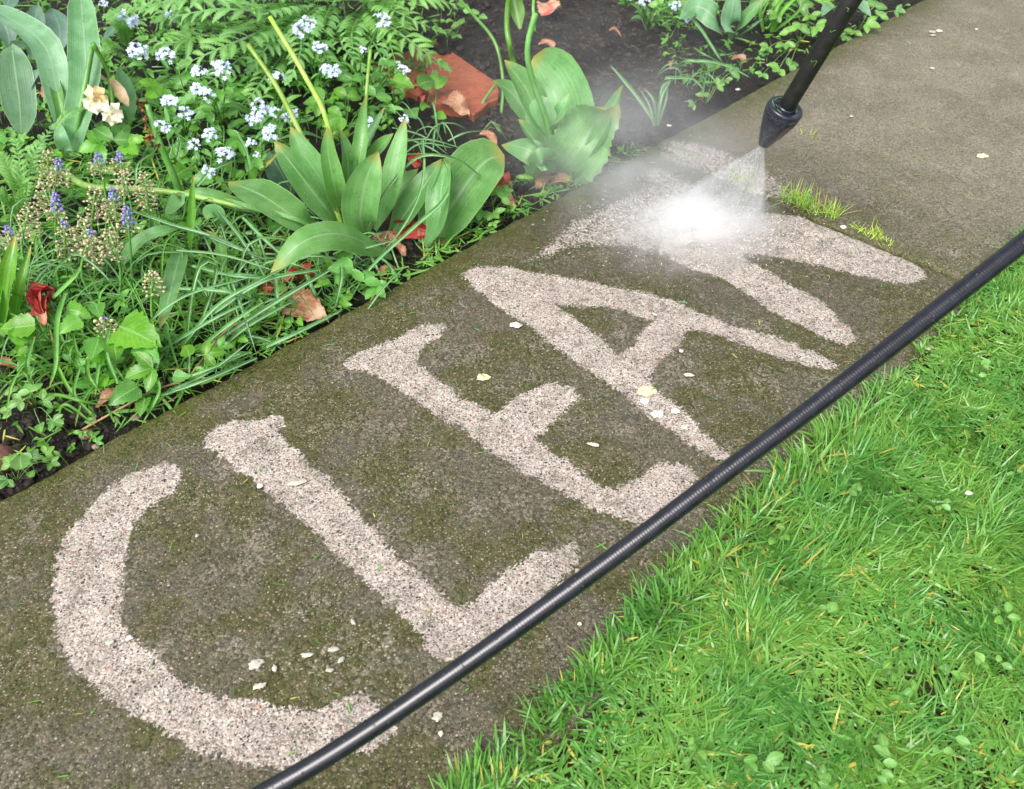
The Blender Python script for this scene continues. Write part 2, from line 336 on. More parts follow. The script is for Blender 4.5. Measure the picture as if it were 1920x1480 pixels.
def concrete():
    g = NG("exposed_aggregate_concrete"); pos = g.pos()
    cl = g.attr("clean").outputs["Fac"]; wo = g.attr("worn").outputs["Fac"]; ed = g.attr("edge").outputs["Fac"]; far = g.attr("far").outputs["Fac"]
    warp = g.n("ShaderNodeVectorMath", {0: pos}, operation='ADD'); nz = g.n("ShaderNodeTexNoise", {"Vector": pos, "Scale": 260., "Detail": 2.})
    wv = g.n("ShaderNodeVectorMath", {0: nz.outputs["Color"], "Scale": .0022}, operation='SCALE'); g.set(warp.inputs[1], wv.outputs[0]); wp = warp.outputs[0]
    v1 = g.voro(wp, 345); v2 = g.voro(wp, 170); v3 = g.voro(wp, 760)
    r1, r1b, r1c = g.sep(v1.outputs["Color"]); r2, r2b, r2c = g.sep(v2.outputs["Color"]); r3, r3b, _ = g.sep(v3.outputs["Color"])
    stops = [(0, (.04, .036, .034)), (.07, (.13, .105, .095)), (.14, (.20, .095, .062)), (.20, (.28, .175, .125)), (.32, (.36, .27, .21)), (.48, (.42, .345, .28)), (.68, (.52, .455, .39)), (.86, (.30, .275, .25)), (.95, (.60, .57, .52))]
    g1 = g.ramp(r1, stops, True)
    fine = g.ramp(r3, [(0, (.12, .093, .075)), (.18, (.33, .265, .215)), (.55, (.44, .37, .31)), (.85, (.55, .49, .43))], True)
    grain = g.mix(g.smooth(v1.outputs["Distance"], .30, .52), g1, fine)           # grains set in fine sand
    g2 = g.ramp(r2b, [(0, (.06, .055, .055)), (.22, (.20, .175, .16)), (.4, (.30, .13, .08)), (.62, (.42, .30, .23)), (.8, (.66, .55, .43)), (.93, (.50, .24, .08))], True)
    big = g.math('MULTIPLY', g.math('GREATER_THAN', r2, .72), g.smooth(v2.outputs["Distance"], .26, .34, 1., 0.))
    grain = g.mix(big, grain, g2)
    grain = g.n('ShaderNodeHueSaturation', {'Saturation': .74, 'Value': g.math('MULTIPLY_ADD', g.noise(pos, 26, 4), .70, .60), 'Color': grain}).outputs[0]
    # growth of moss and algae over the aggregate
    nl = g.noise(pos, 9, 4, .6); nm = g.noise(pos, 55, 4, .65); nf = g.noise(pos, 240, 3, .6)
    moss = g.mix(g.smooth(nl, .42, .56), (.083, .077, .055), (.056, .060, .020))
    moss = g.mix(g.smooth(ed, .0, 1., 0., .85), moss, (.044, .056, .005))
    moss = g.mix(g.smooth(nm, .35, .7), moss, g.mix(.5, moss, (.10, .078, .045)))
    moss = g.mix(g.math('MULTIPLY', far, .75), moss, g.mix(g.smooth(g.noise(pos, 7, 5, .65), .38, .62), (.150, .138, .098), (.21, .19, .142)))
    moss = g.n("ShaderNodeHueSaturation", {"Value": g.math('ADD', g.math('MULTIPLY_ADD', r3b, .75, .30), g.math('MULTIPLY', r1c, .75)), "Color": moss}).outputs[0]
    thin = g.math('ADD', g.math('MULTIPLY', nm, .5), g.math('MULTIPLY', nl, .5))
    poke = g.math('MULTIPLY', g.math('GREATER_THAN', g.math('ADD', g.math('ADD', r1b, g.math('MULTIPLY', far, .26)), g.math('MULTIPLY', g.math('SUBTRACT', thin, .5), 1.8)), g.math('ADD', .80, g.math('MULTIPLY', ed, .3))), g.smooth(v1.outputs["Distance"], .25, .42, 1., 0.))
    poke2 = g.math('MULTIPLY', g.math('GREATER_THAN', r3, .955), g.smooth(v3.outputs["Distance"], .3, .5, 1., 0.))
    dull = g.mix(.36, grain, (.15, .13, .10))
    dirty = g.mix(g.math('MULTIPLY', poke, .8), moss, dull); dirty = g.mix(g.math('MULTIPLY', poke2, .75), dirty, (.42, .36, .27))
    bare = g.smooth(g.math('ADD', g.math('MULTIPLY', g.noise(pos, 16, 5, .7), .75), g.math('MULTIPLY', r1c, .2)), .50, .70, 0., .6)
    dirty = g.mix(g.math('MULTIPLY', bare, g.math('SUBTRACT', 1.0, ed)), dirty, dull)
    # pressure-washed strokes
    je = g.math('ADD', g.math('MULTIPLY', g.math('SUBTRACT', r1b, .5), .0062), g.math('ADD', g.math('MULTIPLY', g.math('SUBTRACT', nm, .5), .017), g.math('MULTIPLY', g.math('SUBTRACT', r3, .5), .002)))
    m1 = g.smooth(g.math('ADD', cl, je), -.0014, .0016)
    resid = g.math('MULTIPLY', g.smooth(g.math('ADD', g.math('MULTIPLY', g.noise(pos, 38, 4, .7), .8), g.math('MULTIPLY', r1, .2)), .55, .64), .62)
    m1 = g.math('MULTIPLY', m1, g.math('SUBTRACT', 1.0, resid))
    wn = g.math('ADD', g.math('MULTIPLY', g.noise(pos, 58, 5, .75), .62), g.math('MULTIPLY', r1c, .38))
    m2 = g.smooth(g.math('ADD', wn, g.math('MULTIPLY', wo, .62)), .97, 1.13)
    m = g.math('MAXIMUM', m1, g.math('MULTIPLY', m2, .92))
    col = g.mix(m, dirty, grain)
    wd = g.n('ShaderNodeVectorMath', {0: pos, 1: tuple(P(1240, 400))}, operation='DISTANCE').outputs['Value']
    wet = g.math('MULTIPLY', g.smooth(wd, .12, .46, 1., 0.), g.smooth(g.noise(pos, 13, 4, .6), .36, .56, .25, 1.))
    col = g.mix(g.math('MULTIPLY', wet, g.math('MULTIPLY_ADD', m, -.3, .36)), col, (.030, .026, .018))
    h = g.math('SUBTRACT', g.math('MULTIPLY', g.math('SUBTRACT', 1.0, v1.outputs["Distance"]), .7), g.math('MULTIPLY', m, .25))
    h = g.math('ADD', h, g.math('ADD', g.math('MULTIPLY', nf, .5), g.math('MULTIPLY', nm, .6)))
    ro = g.math('SUBTRACT', g.math('ADD', g.math('MULTIPLY_ADD', nm, .3, .46), g.math('MULTIPLY', m, .05)), g.math('ADD', g.math('MULTIPLY', wet, .34), g.smooth(g.noise(pos, 4.5, 4, .6), .45, .62, 0., .14)))
    return g.surf(col, ro, .22, g.bump(h, .6, .0018))
M['concrete'] = concrete()
def soil():
    g = NG("wet_dark_soil"); pos = g.pos(); n = g.noise(pos, 40, 6, .7); n2 = g.noise(pos, 220, 4, .7)
    col = g.mix(g.smooth(n, .35, .68), (.008, .0065, .0055), (.034, .026, .021)); col = g.mix(g.smooth(n2, .6, .75, 0., .7), col, (.09, .07, .055))
    return g.surf(col, .6, .35, g.bump(g.math('ADD', g.math('ADD', n, n2), g.noise(pos, 95, 5, .7)), 1., .014))
M['soil'] = soil()
def turf():
    g = NG("turf_ground"); pos = g.pos(); n = g.noise(pos, 30, 5)
    return g.surf(g.mix(g.smooth(n, .4, .6), (.05, .055, .016), (.10, .095, .035)), .85, .2, g.bump(g.noise(pos, 150, 4), .8, .004))
M['turf'] = turf()
def blade_mat(name, a, b, yel):
    g = NG(name); u, v, rn = g.sep(g.attr("luv").outputs["Vector"]); pos = g.pos()
    col = g.mix(rn, a, b)
    col = g.mix(g.smooth(g.noise(pos, 11, 3), .4, .62, 0., .5), col, tuple(x * k for x, k in zip(b, (1.45, 1.1, .8))))
    col = g.mix(g.math('GREATER_THAN', rn, 1.2), col, yel)
    col = g.mix(g.math('MULTIPLY', g.smooth(v, .25, 0.), .5), col, (.20, .24, .07))
    col = g.mix(g.math('MULTIPLY', g.smooth(g.math('ABSOLUTE', u), .3, .0), .18), col, (.3, .5, .2))
    return g.surf(col, .30, .45, None, .22, g.mix(.4, col, (.22, .46, .05)))
M['grass'] = blade_mat("grass_blade", (.048, .200, .020), (.142, .375, .072), (.48, .44, .08))
M['tuft'] = blade_mat("tuft_blade", (.16, .40, .03), (.34, .52, .08), (.46, .30, .10))
def tile_mat():
    g = NG("terracotta"); pos = g.pos(); n = g.noise(pos, 60, 4)
    col = g.mix(g.smooth(n, .4, .6), (.26, .060, .022), (.32, .088, .036)); vo = g.voro(pos, 70)
    col = g.mix(g.math('MULTIPLY', g.smooth(g.math('ADD', vo.outputs["Distance"], g.math('MULTIPLY', g.noise(pos, 200, 3), .3)), .26, .40, 1., 0.), g.math('GREATER_THAN', g.sep(vo.outputs["Color"])[0], .3)), col, (.03, .022, .018))
    return g.surf(col, .6, .4, g.bump(n, .3, .002))
M['tile'] = tile_mat()

# ------------------------------------------------------------------ the setting: ground, soil, path, lawn
mb = MB(); S_ = 60.0
mb.add([(-S_, -S_, -.09), (S_, -S_, -.09), (S_, S_, -.09), (-S_, S_, -.09)], [[0, 1, 2, 3]])
tag(build(mb, "ground", M['turf']), "wide green ground reaching away under the whole garden", "ground", kind="structure")
def soil_h(xy):
    return -.030 + .010 * noise(xy, 9) + .006 * noise(xy, 31) + .003 * noise(xy, 90)
def field(u0, u1, v0, v1, step, zf):
    u = np.arange(u0, u1, step); v = np.arange(v0, v1, step); U, V = np.meshgrid(u, v, indexing='ij')
    X = at_uv(U, V); X[..., 2] = zf(X[..., :2], U, V); return X.reshape(-1, 3), grid_q(len(u), len(v))
def soil_z(xy, u, v): return soil_h(xy) + .0 * u - .012 * np.exp(-np.maximum(v, 0) / .02) - np.where(v < .004, .05, 0)
mb = MB(); X, Q = field(-1.7, 1.6, -.02, 1.9, .011, soil_z); mb.add(X, Q)
tag(build(mb, "soil", M['soil']), "bare dark wet soil of the flower bed beside the path", "soil", kind="structure")
mb = MB(); X, Q = field(-1.6, 1.4, -W - 1.6, -W + .02, .03, lambda xy, u, v: -.022 + .006 * noise(xy, 8)); mb.add(X, Q)
tag(build(mb, "lawn", M['turf']), "earth of the lawn under the green grass blades", "lawn", kind="structure")

# pressure-washed letters, traced on the path as ground outlines (photo pixels -> ground plane)
LETTERS = [
 [(315,866),(340,880),(338,905),(323,930),(298,940),(264,965),(249,985),(238,1035),(228,1075),(226,1120),(234,1180),(251,1205),(294,1225),(315,1262),(353,1288),(396,1303),(468,1318),(532,1328),(596,1335),(638,1312),(681,1297),(692,1310),(692,1323),(723,1325),(740,1345),(747,1362),(735,1388),(676,1410),(620,1428),(566,1436),(545,1445),(511,1443),(426,1420),(362,1403),(319,1375),(255,1340),(204,1310),(149,1262),(123,1235),(113,1200),(100,1150),(99,1120),(102,1070),(111,1030),(123,1000),(149,975),(191,925),(213,905),(238,893),(281,878)],
 [(382,825),(400,805),(440,788),(480,790),(510,780),(535,782),(537,795),(515,808),(545,835),(580,870),(610,890),(640,925),(665,955),(700,990),(740,1040),(790,1080),(830,1115),(855,1141),(904,1120),(927,1080),(978,1057),(986,1045),(1006,1033),(1037,1035),(1057,1020),(1076,1018),(1086,1035),(1080,1055),(1049,1085),(1002,1140),(960,1175),(900,1215),(857,1239),(821,1238),(802,1222),(792,1195),(720,1120),(657,1067),(590,995),(551,960),(508,925),(485,905),(440,880),(405,850),(380,840)],
 [(800,608),(830,604),(837,612),(825,632),(800,642),(785,662),(778,678),(800,697),(837,720),(856,743),(885,755),(911,772),(928,776),(943,770),(956,747),(1008,726),(1041,716),(1071,724),(1085,740),(1078,752),(1056,775),(1038,790),(1019,810),(999,820),(1023,836),(1045,853),(1075,868),(1093,893),(1116,905),(1153,918),(1171,905),(1194,900),(1209,885),(1231,875),(1242,866),(1275,872),(1301,875),(1305,893),(1294,910),(1290,925),(1255,957),(1220,982),(1194,985),(1153,970),(1116,955),(1067,928),(1038,912),(986,887),(948,868),(900,830),(859,800),(830,785),(800,765),(760,745),(735,720),(700,700),(645,692),(645,678),(690,655),(740,635),(780,612)],
 [(863,522),(880,505),(911,502),(949,497),(978,507),(1008,513),(1060,520),(1116,530),(1171,542),(1227,552),(1264,562),(1301,582),(1339,600),(1394,615),(1480,640),(1540,665),(1570,682),(1562,693),(1520,688),(1440,665),(1394,648),(1350,632),(1300,618),(1287,624),(1283,635),(1272,650),(1238,675),(1231,690),(1220,705),(1212,716),(1235,735),(1264,757),(1294,785),(1320,810),(1346,835),(1368,855),(1366,860),(1353,868),(1320,848),(1283,825),(1242,795),(1212,778),(1183,750),(1164,735),(1134,715),(1097,690),(1060,663),(1030,642),(993,610),(960,595),(941,582),(923,567),(900,547),(885,535)],
 [(1330,395),(1400,402),(1470,402),(1530,412),(1580,432),(1615,448),(1650,462),(1690,480),(1715,495),(1735,513),(1728,527),(1690,533),(1640,522),(1590,512),(1540,495),(1480,488),(1440,480),(1391,472),(1395,486),(1440,508),(1490,540),(1540,560),(1570,595),(1600,622),(1606,637),(1590,648),(1560,641),(1500,608),(1440,582),(1400,548),(1350,520),(1290,505),(1250,480),(1240,445),(1280,410)]]
HOLE = [(1038,569),(1060,575),(1116,574),(1153,577),(1194,592),(1231,603),(1209,615),(1194,630),(1190,648),(1171,660),(1157,665),(1145,650),(1119,628),(1097,610),(1075,592),(1053,578)]
WORN = [[(965,490),(1000,465),(1060,410),(1120,385),(1200,340),(1290,325),(1360,370),(1420,420),(1420,470),(1360,500),(1290,500),(1220,480),(1160,470),(1080,470),(1040,492),(990,500)],
        [(1215,300),(1240,262),(1290,255),(1350,275),(1420,300),(1480,340),(1500,380),(1440,375),(1370,350),(1300,325),(1250,308)],
        [(1180,340),(1215,300),(1300,330),(1270,360)]]
def sdf(p, poly):
    poly = np.asarray(poly); a = poly; b = np.roll(poly, -1, 0); d = np.full(len(p), 1e9); ins = np.zeros(len(p), bool)
    for A, B in zip(a, b):
        e = B - A; q = p - A; t = np.clip((q @ e) / (e @ e + 1e-12), 0, 1); d = np.minimum(d, np.linalg.norm(q - t[:, None] * e, axis=1))
        c = ((A[1] > p[:, 1]) != (B[1] > p[:, 1])) & (p[:, 0] < (B[0] - A[0]) * (p[:, 1] - A[1]) / (B[1] - A[1] + 1e-12) + A[0]); ins ^= c
    return np.where(ins, d, -d)
def smoothpoly(px):
    q = PV(px, 0.)[:, :2]; r = np.vstack([q[-1:], q, q[:1]])
    return np.vstack([np.stack([.75 * r[i] + .25 * r[i + 1], .25 * r[i] + .75 * r[i + 1]]) for i in range(len(r) - 1)])
def slab(name, u0, u1, label):
    st = .004; u = np.linspace(u0, u1, int((u1 - u0) / st)); v = np.linspace(0, -W, int(W / st)); U, V = np.meshgrid(u, v, indexing='ij')
    sk = -.038 * np.clip(-V / .36, 0, 1) * np.exp(-np.abs(U) / .3)      # the joint runs slightly askew
    X = at_uv(U + sk, V); xy = X[..., :2]
    dl = -V; dr = W + V
    X[..., :2] += (DN * (.0014 * noise(np.stack([U, U * 0], -1), 24) + .0012 * noise(np.stack([U, U * 0], -1), 80))[..., None]) * np.exp(-dl / .02)[..., None]
    rd = lambda d, r: -r * (1 - np.sqrt(np.clip(1 - (1 - np.clip(d / r, 0, 1)) ** 2, 0, 1)))
    ends = np.minimum(U - u0, u1 - U)
    X[..., 2] = .0012 * noise(xy, 14) + .0006 * noise(xy, 60) + rd(dl, .011 + .002 * noise(np.stack([U, U * 0], -1), 12)) + rd(dr, .008) + rd(ends + .0015 * noise(xy, 90), .007)
    n0, n1 = U.shape; V3 = X.reshape(-1, 3)
    p = V3[:, :2]
    cl = np.full(len(p), -1.)
    for i, L in enumerate(LETTERS):
        s = sdf(p, smoothpoly(L))
        if i == 3: s = np.minimum(s, -sdf(p, smoothpoly(HOLE)))
        cl = np.maximum(cl, s)
    if u0 > -.01: cl = np.full(len(p), -1.)
    wo = np.full(len(p), -1.)
    for L in WORN: wo = np.maximum(wo, sdf(p, smoothpoly(L)))
    wo = np.clip(wo / .03 + .25, 0, 1)
    ed = np.clip(1 - (dl.ravel() - .006) / (.078 + .03 * noise(np.stack([U, U * 0], -1), 7).ravel() + .02 * noise(p, 30)), 0, 1)
    ed = np.maximum(ed, np.clip(1 - ends.ravel() / .012, 0, 1) * .9)
    far = np.clip((U.ravel() + .05) / .35, 0, 1) * np.clip(dl.ravel() / .12, 0.15, 1)
    idx = np.arange(n0 * n1).reshape(n0, n1)
    loop = np.concatenate([idx[:, 0], idx[-1, 1:], idx[-2::-1, -1], idx[0, -2:0:-1]])
    low = V3[loop].copy(); low[:, 2] = -.07; k = len(V3); m = len(loop); j = np.arange(m)
    Q2 = np.stack([loop, k + j, k + (j + 1) % m, loop[(j + 1) % m]], 1)
    ex = {"clean": np.concatenate([cl, np.full(m, -1.)]), "worn": np.concatenate([wo, np.zeros(m)]), "edge": np.concatenate([ed, np.full(m, .8)]), "far": np.concatenate([far, np.zeros(m)])}
    b = MB(); b.add(np.vstack([V3, low]), np.vstack([grid_q(n0, n1)[:, ::-1], Q2]))
    o = build(b, name, M['concrete'], extra=ex); return tag(o, label, "path", "concrete slabs of the garden path", "structure")
slab("path", -1.75, -.006, "mossy concrete path slab with the word CLEAN washed into it")
slab("path", .005, 1.5, "plain brown concrete path slab beyond the joint, without letters")

# ------------------------------------------------------------------ blades of grass (lawn, joint tufts, undergrowth)
def blades(base, az, length, width, tilt, curl, rnd, levels=(0, .3, .6, .85, 1.0)):
    """base Nx3; az direction of lean; tilt from vertical; curl = extra bend to the tip"""
    n = len(base); lv = np.array(levels); k = len(lv)
    d = np.stack([np.cos(az), np.sin(az), 0 * az], 1); side = np.stack([-np.sin(az), np.cos(az), 0 * az], 1)
    tw = R.normal(0, .5, n); side = side * np.cos(tw)[:, None] + np.array([0, 0, 1.]) * np.sin(tw)[:, None]
    pos = [base]; ang = tilt.copy(); prev = 0
    for q in lv[1:]:
        st = (q - prev) * length; ang = np.minimum(tilt + curl * q, 1.9)
        pos.append(pos[-1] + d * (np.sin(ang) * st)[:, None] + np.array([0, 0, 1.]) * (np.cos(ang) * st)[:, None]); prev = q
    c = np.stack(pos, 1)                                     # n,k,3
    c[..., 2] = np.maximum(c[..., 2], -.006 + .004 * R.random((n, 1)))
    wd = width[:, None] * np.interp(lv, [0, .3, .7, 1], [.75, 1, .8, 0])[None, :] / 2
    A = c - side[:, None] * wd[..., None]; B = c + side[:, None] * wd[..., None]
    V = np.zeros((n, 2 * k - 1, 3)); V[:, 0:2 * (k - 1):2] = A[:, :-1]; V[:, 1:2 * (k - 1):2] = B[:, :-1]; V[:, -1] = c[:, -1]
    L = np.zeros_like(V); L[:, 0:2 * (k - 1):2, 0] = -1; L[:, 1:2 * (k - 1):2, 0] = 1
    L[:, 0:2 * (k - 1):2, 1] = lv[:-1]; L[:, 1:2 * (k - 1):2, 1] = lv[:-1]; L[:, -1, 1] = 1; L[..., 2] = rnd[:, None]
    o = (np.arange(n) * (2 * k - 1))[:, None]
    Q = np.concatenate([o + np.array([[2 * i, 2 * i + 1, 2 * i + 3, 2 * i + 2]]) for i in range(k - 2)])
    T = o + np.array([[2 * k - 4, 2 * k - 3, 2 * k - 2]])
    return V.reshape(-1, 3), Q, T, L.reshape(-1, 3)
def project(X):
    q = X - CAM; z = q @ FW; return 960 + F * q[:, 0] / z, 740 - F * (q @ UP) / z
def over(u): return .004 + .030 * np.clip((-.25 - u) / .5, 0, 1) + .006 * noise(np.stack([u, 0 * u], -1), 16)
def lawn_grass():
    N = 270000
    u = R.uniform(-1.45, .75, N); v = -W + over(u) - R.uniform(.0, .95, N)
    B = at_uv(u, v, np.where(v > -W, .002, -.016)); x, y = project(B)
    inn = (x > -60) & (x < 2010) & (y > 250) & (y < 1600)
    B = B[inn | (R.random(N) < .25)]; n = len(B); uu, vv = uv_of(B); de = -W + over(uu) - vv
    az = 2.6 * noise(B, 7) + 1.6 * noise(B, 17) + R.normal(0, 1.0, n)
    # at the edge the blades lean over the path
    edge_az = math.atan2(DN[1], DN[0]); k = np.exp(-np.maximum(de, 0) / .02)
    az = np.where(R.random(n) < k * .8, edge_az + R.normal(0, .9, n), az)
    hgt = np.clip(.75 + .35 * noise(B, 13) , .4, 1.2)
    ln = R.uniform(.018, .052, n) * hgt * np.where(de < .03, .9, 1)
    wd = R.uniform(.0011, .0031, n)
    ti = np.clip(np.abs(R.normal(.72, .42, n)), .05, 1.45); cu = R.uniform(.1, .9, n)
    rn = R.random(n); yl = R.random(n) < .014 + .06 * (noise(B, 17) > .8); rn = np.where(yl, 1.3, rn); th = R.random(n) < .03; rn = np.where(th, 1.3, rn); ln = np.where(th, ln * .6, ln); ti = np.where(th, 1.3, ti)
    keep = R.random(n) < np.clip(1.05 + .55 * noise(B, 26), .15, 1)
    s = keep
    V, Q, T, L = blades(B[s], az[s], ln[s], wd[s], ti[s], cu[s], rn[s])
    b = MB(); b.add(V, Q, T, L); o = build(b, "grass", M['grass'])
    tag(o, "short lush green lawn grass beside the concrete path", "grass", kind="stuff")
lawn_grass()

# ------------------------------------------------------------------ helpers for plants
def pts3(pp): return [P(*q) for q in pp]
def leafpart(par, pp, wpx, mat='tulip', prof='tulip', name="leaf", **kw):
    kw.setdefault('wave', R.uniform(.02, .06)); kw.setdefault('roll', R.normal(0, .25)); p = pts3(pp); m = np.mean(p, 0); b = MB(); leaf(b, p, px2m(wpx, m), prof, **kw); return build(b, name, M[mat], par)
def stempart(par, pp, rpx, mat='stalkg', name="stem", n=10):
    p = pts3(pp); b = MB(); r = [px2m(q, np.mean(p, 0)) for q in np.atleast_1d(rpx)]; tube(b, p, r, n); return build(b, name, M[mat], par)
def pinnate(b, pp, wpx, nl=11, rnd=None):
    c = spline(pts3(pp), nl + 2); m = c.mean(0); w = px2m(wpx, m); rn = random.random() if rnd is None else rnd
    t = nrm(np.gradient(c, axis=0)); face = nrm(nrm(CAM - m) * .5 + np.array([0, 0, .7]))
    for i in range(1, nl + 2):
        f = i / (nl + 1); ll = w * .52 * (np.interp(f, [0, .15, .5, .8, 1], [.4, .75, 1, .75, .3])) * R.uniform(.85, 1.1)
        s = nrm(np.cross(t[i], face)); n = np.cross(s, t[i])
        for sg in (-1, 1):
            d = nrm(s * sg * .8 + t[i] * (.6 + .3 * f) + R.normal(0, .05, 3)); a = c[i]
            r2 = rn * .6 + random.random() * .3
            leaf(b, [a, a + d * ll * .5 + n * ll * .10, a + d * ll - n * ll * .08], ll * .40, 'oval', face=n + R.normal(0, .10, 3), cup=.15, wave=.02, nu=5, nv=19, tooth=.42, rnd=r2)
    leaf(b, [c[-2], c[-1] + t[-1] * w * .12], w * .22, 'oval', face=face, nu=5, nv=8, tooth=.3, rnd=rn)
    leaf(b, c + face * w * .012, w * .075, 'strap', face=face, cup=-.5, nu=3, nv=nl + 2, rnd=.97)
def compound(b, c, d, size, face, n=3, tooth=.16, petiole=None, prof='oval', wr=.72):
    """a leaf of n toothed leaflets spreading from c towards d"""
    d = nrm(d); face = nrm(face); s = nrm(np.cross(d, face)); rn = random.random()
    angs = {1: [0], 3: [0, 1.15, -1.15], 5: [0, .8, -.8, 1.7, -1.7]}[n]
    for k, a in enumerate(angs):
        q = d * math.cos(a) + s * math.sin(a); L_ = size * (1 if k == 0 else .85); j = R.normal(0, .1, 3)
        leaf(b, [c, c + q * L_ * .5 + face * L_ * .08, c + q * L_ + j * L_ * .6], L_ * wr, prof, face=face + j, cup=.2, wave=.03, nu=7, nv=13, tooth=tooth, rnd=rn)
    if petiole is not None: tube(b, petiole, size * .025, 5, res=6, rnd=rn)
def facev(k=.5): return nrm(np.array([R.normal(0, k), R.normal(-.35, k), 1.0]))
def ground(x, y): p = P(x, y, -.03); p[2] = float(soil_h(p[None, :2])[0]); return p

# ------------------------------------------------------------------ tulips
def tulip(name, label, base, leaves, stems, group="tulips with cut flower stalks"):
    t = thing(name, label, "plant", ground(*base), group)
    for a in leaves: leafpart(t, *a[:2], **(a[2] if len(a) > 2 else {}))
    for a in stems: stempart(t, *a)
    return t
G = 'glauc'
tulip("tulip_plant", "large leafy tulip with two tall cut pale stalks beside the path edge", (645, 462), [
 ([(616,440,-.01),(560,412,.035),(490,366,.06),(428,341,.055)], 82, dict(wave=.05, cup=.15)),
 ([(735,482,-.015),(690,458,.03),(632,438,.075),(565,455,.085),(506,514,.05)], 66, dict(face=(-.1,-.5,.7), cup=-.25, wave=.03)),
 ([(684,452,-.015),(676,400,.05),(688,335,.11),(709,284,.145)], 78, dict(cup=.35)),
 ([(630,396,.03),(604,340,.085),(570,290,.125),(545,238,.16)], 56, dict(cup=.4)),
 ([(640,424,.0),(606,385,.05),(560,325,.10),(515,266,.14)], 66, dict(cup=.3)),
 ([(640,415,.0),(628,352,.08),(616,290,.13),(614,236,.17)], 44, dict(cup=.45)),
 ([(648,385,.02),(653,310,.10),(638,242,.16)], 34, dict(cup=.5)),
 ([(662,370,.03),(674,300,.11),(681,240,.15),(687,176,.20)], 34, dict(cup=.6)),
 ([(665,340,.05),(682,280,.11),(722,199,.16)], 20, dict(cup=.5)),
 ([(704,432,-.01),(728,370,.06),(744,300,.11),(760,222,.16)], 48, dict(cup=.3, face=(-.2,-.6,.6))),
 ([(680,335,.06),(700,292,.10),(739,250,.14)], 32, dict(cup=.3)),
 ([(608,262,.10),(570,252,.13),(517,264,.14)], 18, dict(cup=.4)),
], [([(648,455,-.02),(632,398,.03),(573,270,.13),(520,165,.19),(465,84,.24)], [5,5,4.5], 'stalk'),
    ([(648,440,-.01),(616,240,.14),(570,140,.2),(506,32,.27)], [5,5,4.5], 'stalk'),
    ([(680,300,.10),(687,178,.19),(692,120,.22),(695,94,.235)], [3.5,3.2], 'stalk')])
tulip("tulip_plant", "sprawling tulip with broad glossy leaves pressed against the path edge", (795, 470), [
 ([(800,462,-.02),(838,400,.02),(880,338,.055),(915,300,.07),(946,294,.065)], 118, dict(prof='broad', cup=.35, wave=.02, roll=-.15)),
 ([(798,464,-.015),(822,415,.035),(828,352,.075),(838,296,.10)], 60, dict(cup=.4, face=(-.5,-.5,.6))),
 ([(727,450,-.02),(762,398,.03),(796,348,.07),(828,298,.10)], 58, dict(cup=.3)),
 ([(706,412,-.01),(742,362,.045),(785,316,.075)], 46, dict(cup=.3)),
], [])
tulip("tulip_plant", "tulip by the spray with two upright stalks and torn broad leaves", (1042, 330), [
 ([(1050,320,-.02),(1058,240,.06),(1040,165,.12),(1000,108,.15)], 140, dict(prof='broad', cup=.3, face=(-.15,-.8,.5), wave=.02)),
 ([(1034,262,.03),(1015,225,.07),(985,165,.12),(946,113,.16)], 60, dict(cup=.4)),
 ([(1022,262,.03),(990,215,.06),(955,170,.09),(921,153,.11)], 46, dict(cup=.3)),
 ([(1034,248,.05),(1050,212,.10),(1070,174,.13)], 34, dict(cup=.35)),
 ([(1046,326,-.02),(1078,292,.03),(1106,246,.07),(1148,200,.12)], 124, dict(prof='broad', cup=.25, wave=.16, tooth=.10, face=(.1,-.75,.55), nv=30, nu=13)),
 ([(1090,320,.0),(1130,262,.06),(1154,208,.10),(1168,160,.14)], 44, dict(cup=1.1, face=(-.5,-.4,.6))),
 ([(1042,320,-.01),(1010,292,.05),(975,276,.06),(940,272,.05)], 52, dict(cup=-.2, face=(0,-.7,.5))),
 ([(1040,300,.02),(1018,300,.06),(1000,318,.03),(995,345,-.01)], 46, dict(cup=-.25, face=(-.2,-.9,.3))),
 ([(1036,292,.03),(1002,262,.07),(972,224,.10)], 34, dict(cup=.5)),
], [([(1036,318,-.02),(1030,245,.06),(998,150,.15),(989,90,.20),(1004,24,.25)], [6,5.5,5.5]),
    ([(1030,262,.02),(968,130,.12),(955,81,.17),(950,40,.20),(957,-30,.26)], [5.5,5])])
tulip("tulip_plant", "young tulip with a drooping pale leaf at the top of the picture", (1368, 75), [
 ([(1358,75,-.02),(1338,32,.05),(1305,12,.065),(1274,36,.05)], 44, dict(mat=G, cup=-.1)),
 ([(1366,76,-.02),(1371,30,.05),(1380,-25,.11)], 40, dict(mat=G, cup=.3)),
 ([(1372,74,-.02),(1396,38,.04),(1432,-5,.09)], 28, dict(cup=.3)),
 ([(1378,74,-.02),(1405,54,.02),(1432,34,.04)], 9, dict(mat='strap', prof='strap')),
 ([(1400,40,.0),(1425,0,.05),(1440,-30,.08)], 30, dict(cup=.3)),
], [])
tulip("tulip_plant", "pale tulip leaf pair half hidden behind the black lance", (1590, 25), [
 ([(1575,30,-.02),(1585,8,.03),(1612,8,.04),(1634,32,.02)], 30, dict(mat=G, cup=.2)),
 ([(1570,30,-.02),(1556,12,.03),(1540,30,.03)], 24, dict(mat=G, cup=.2)),
], [])
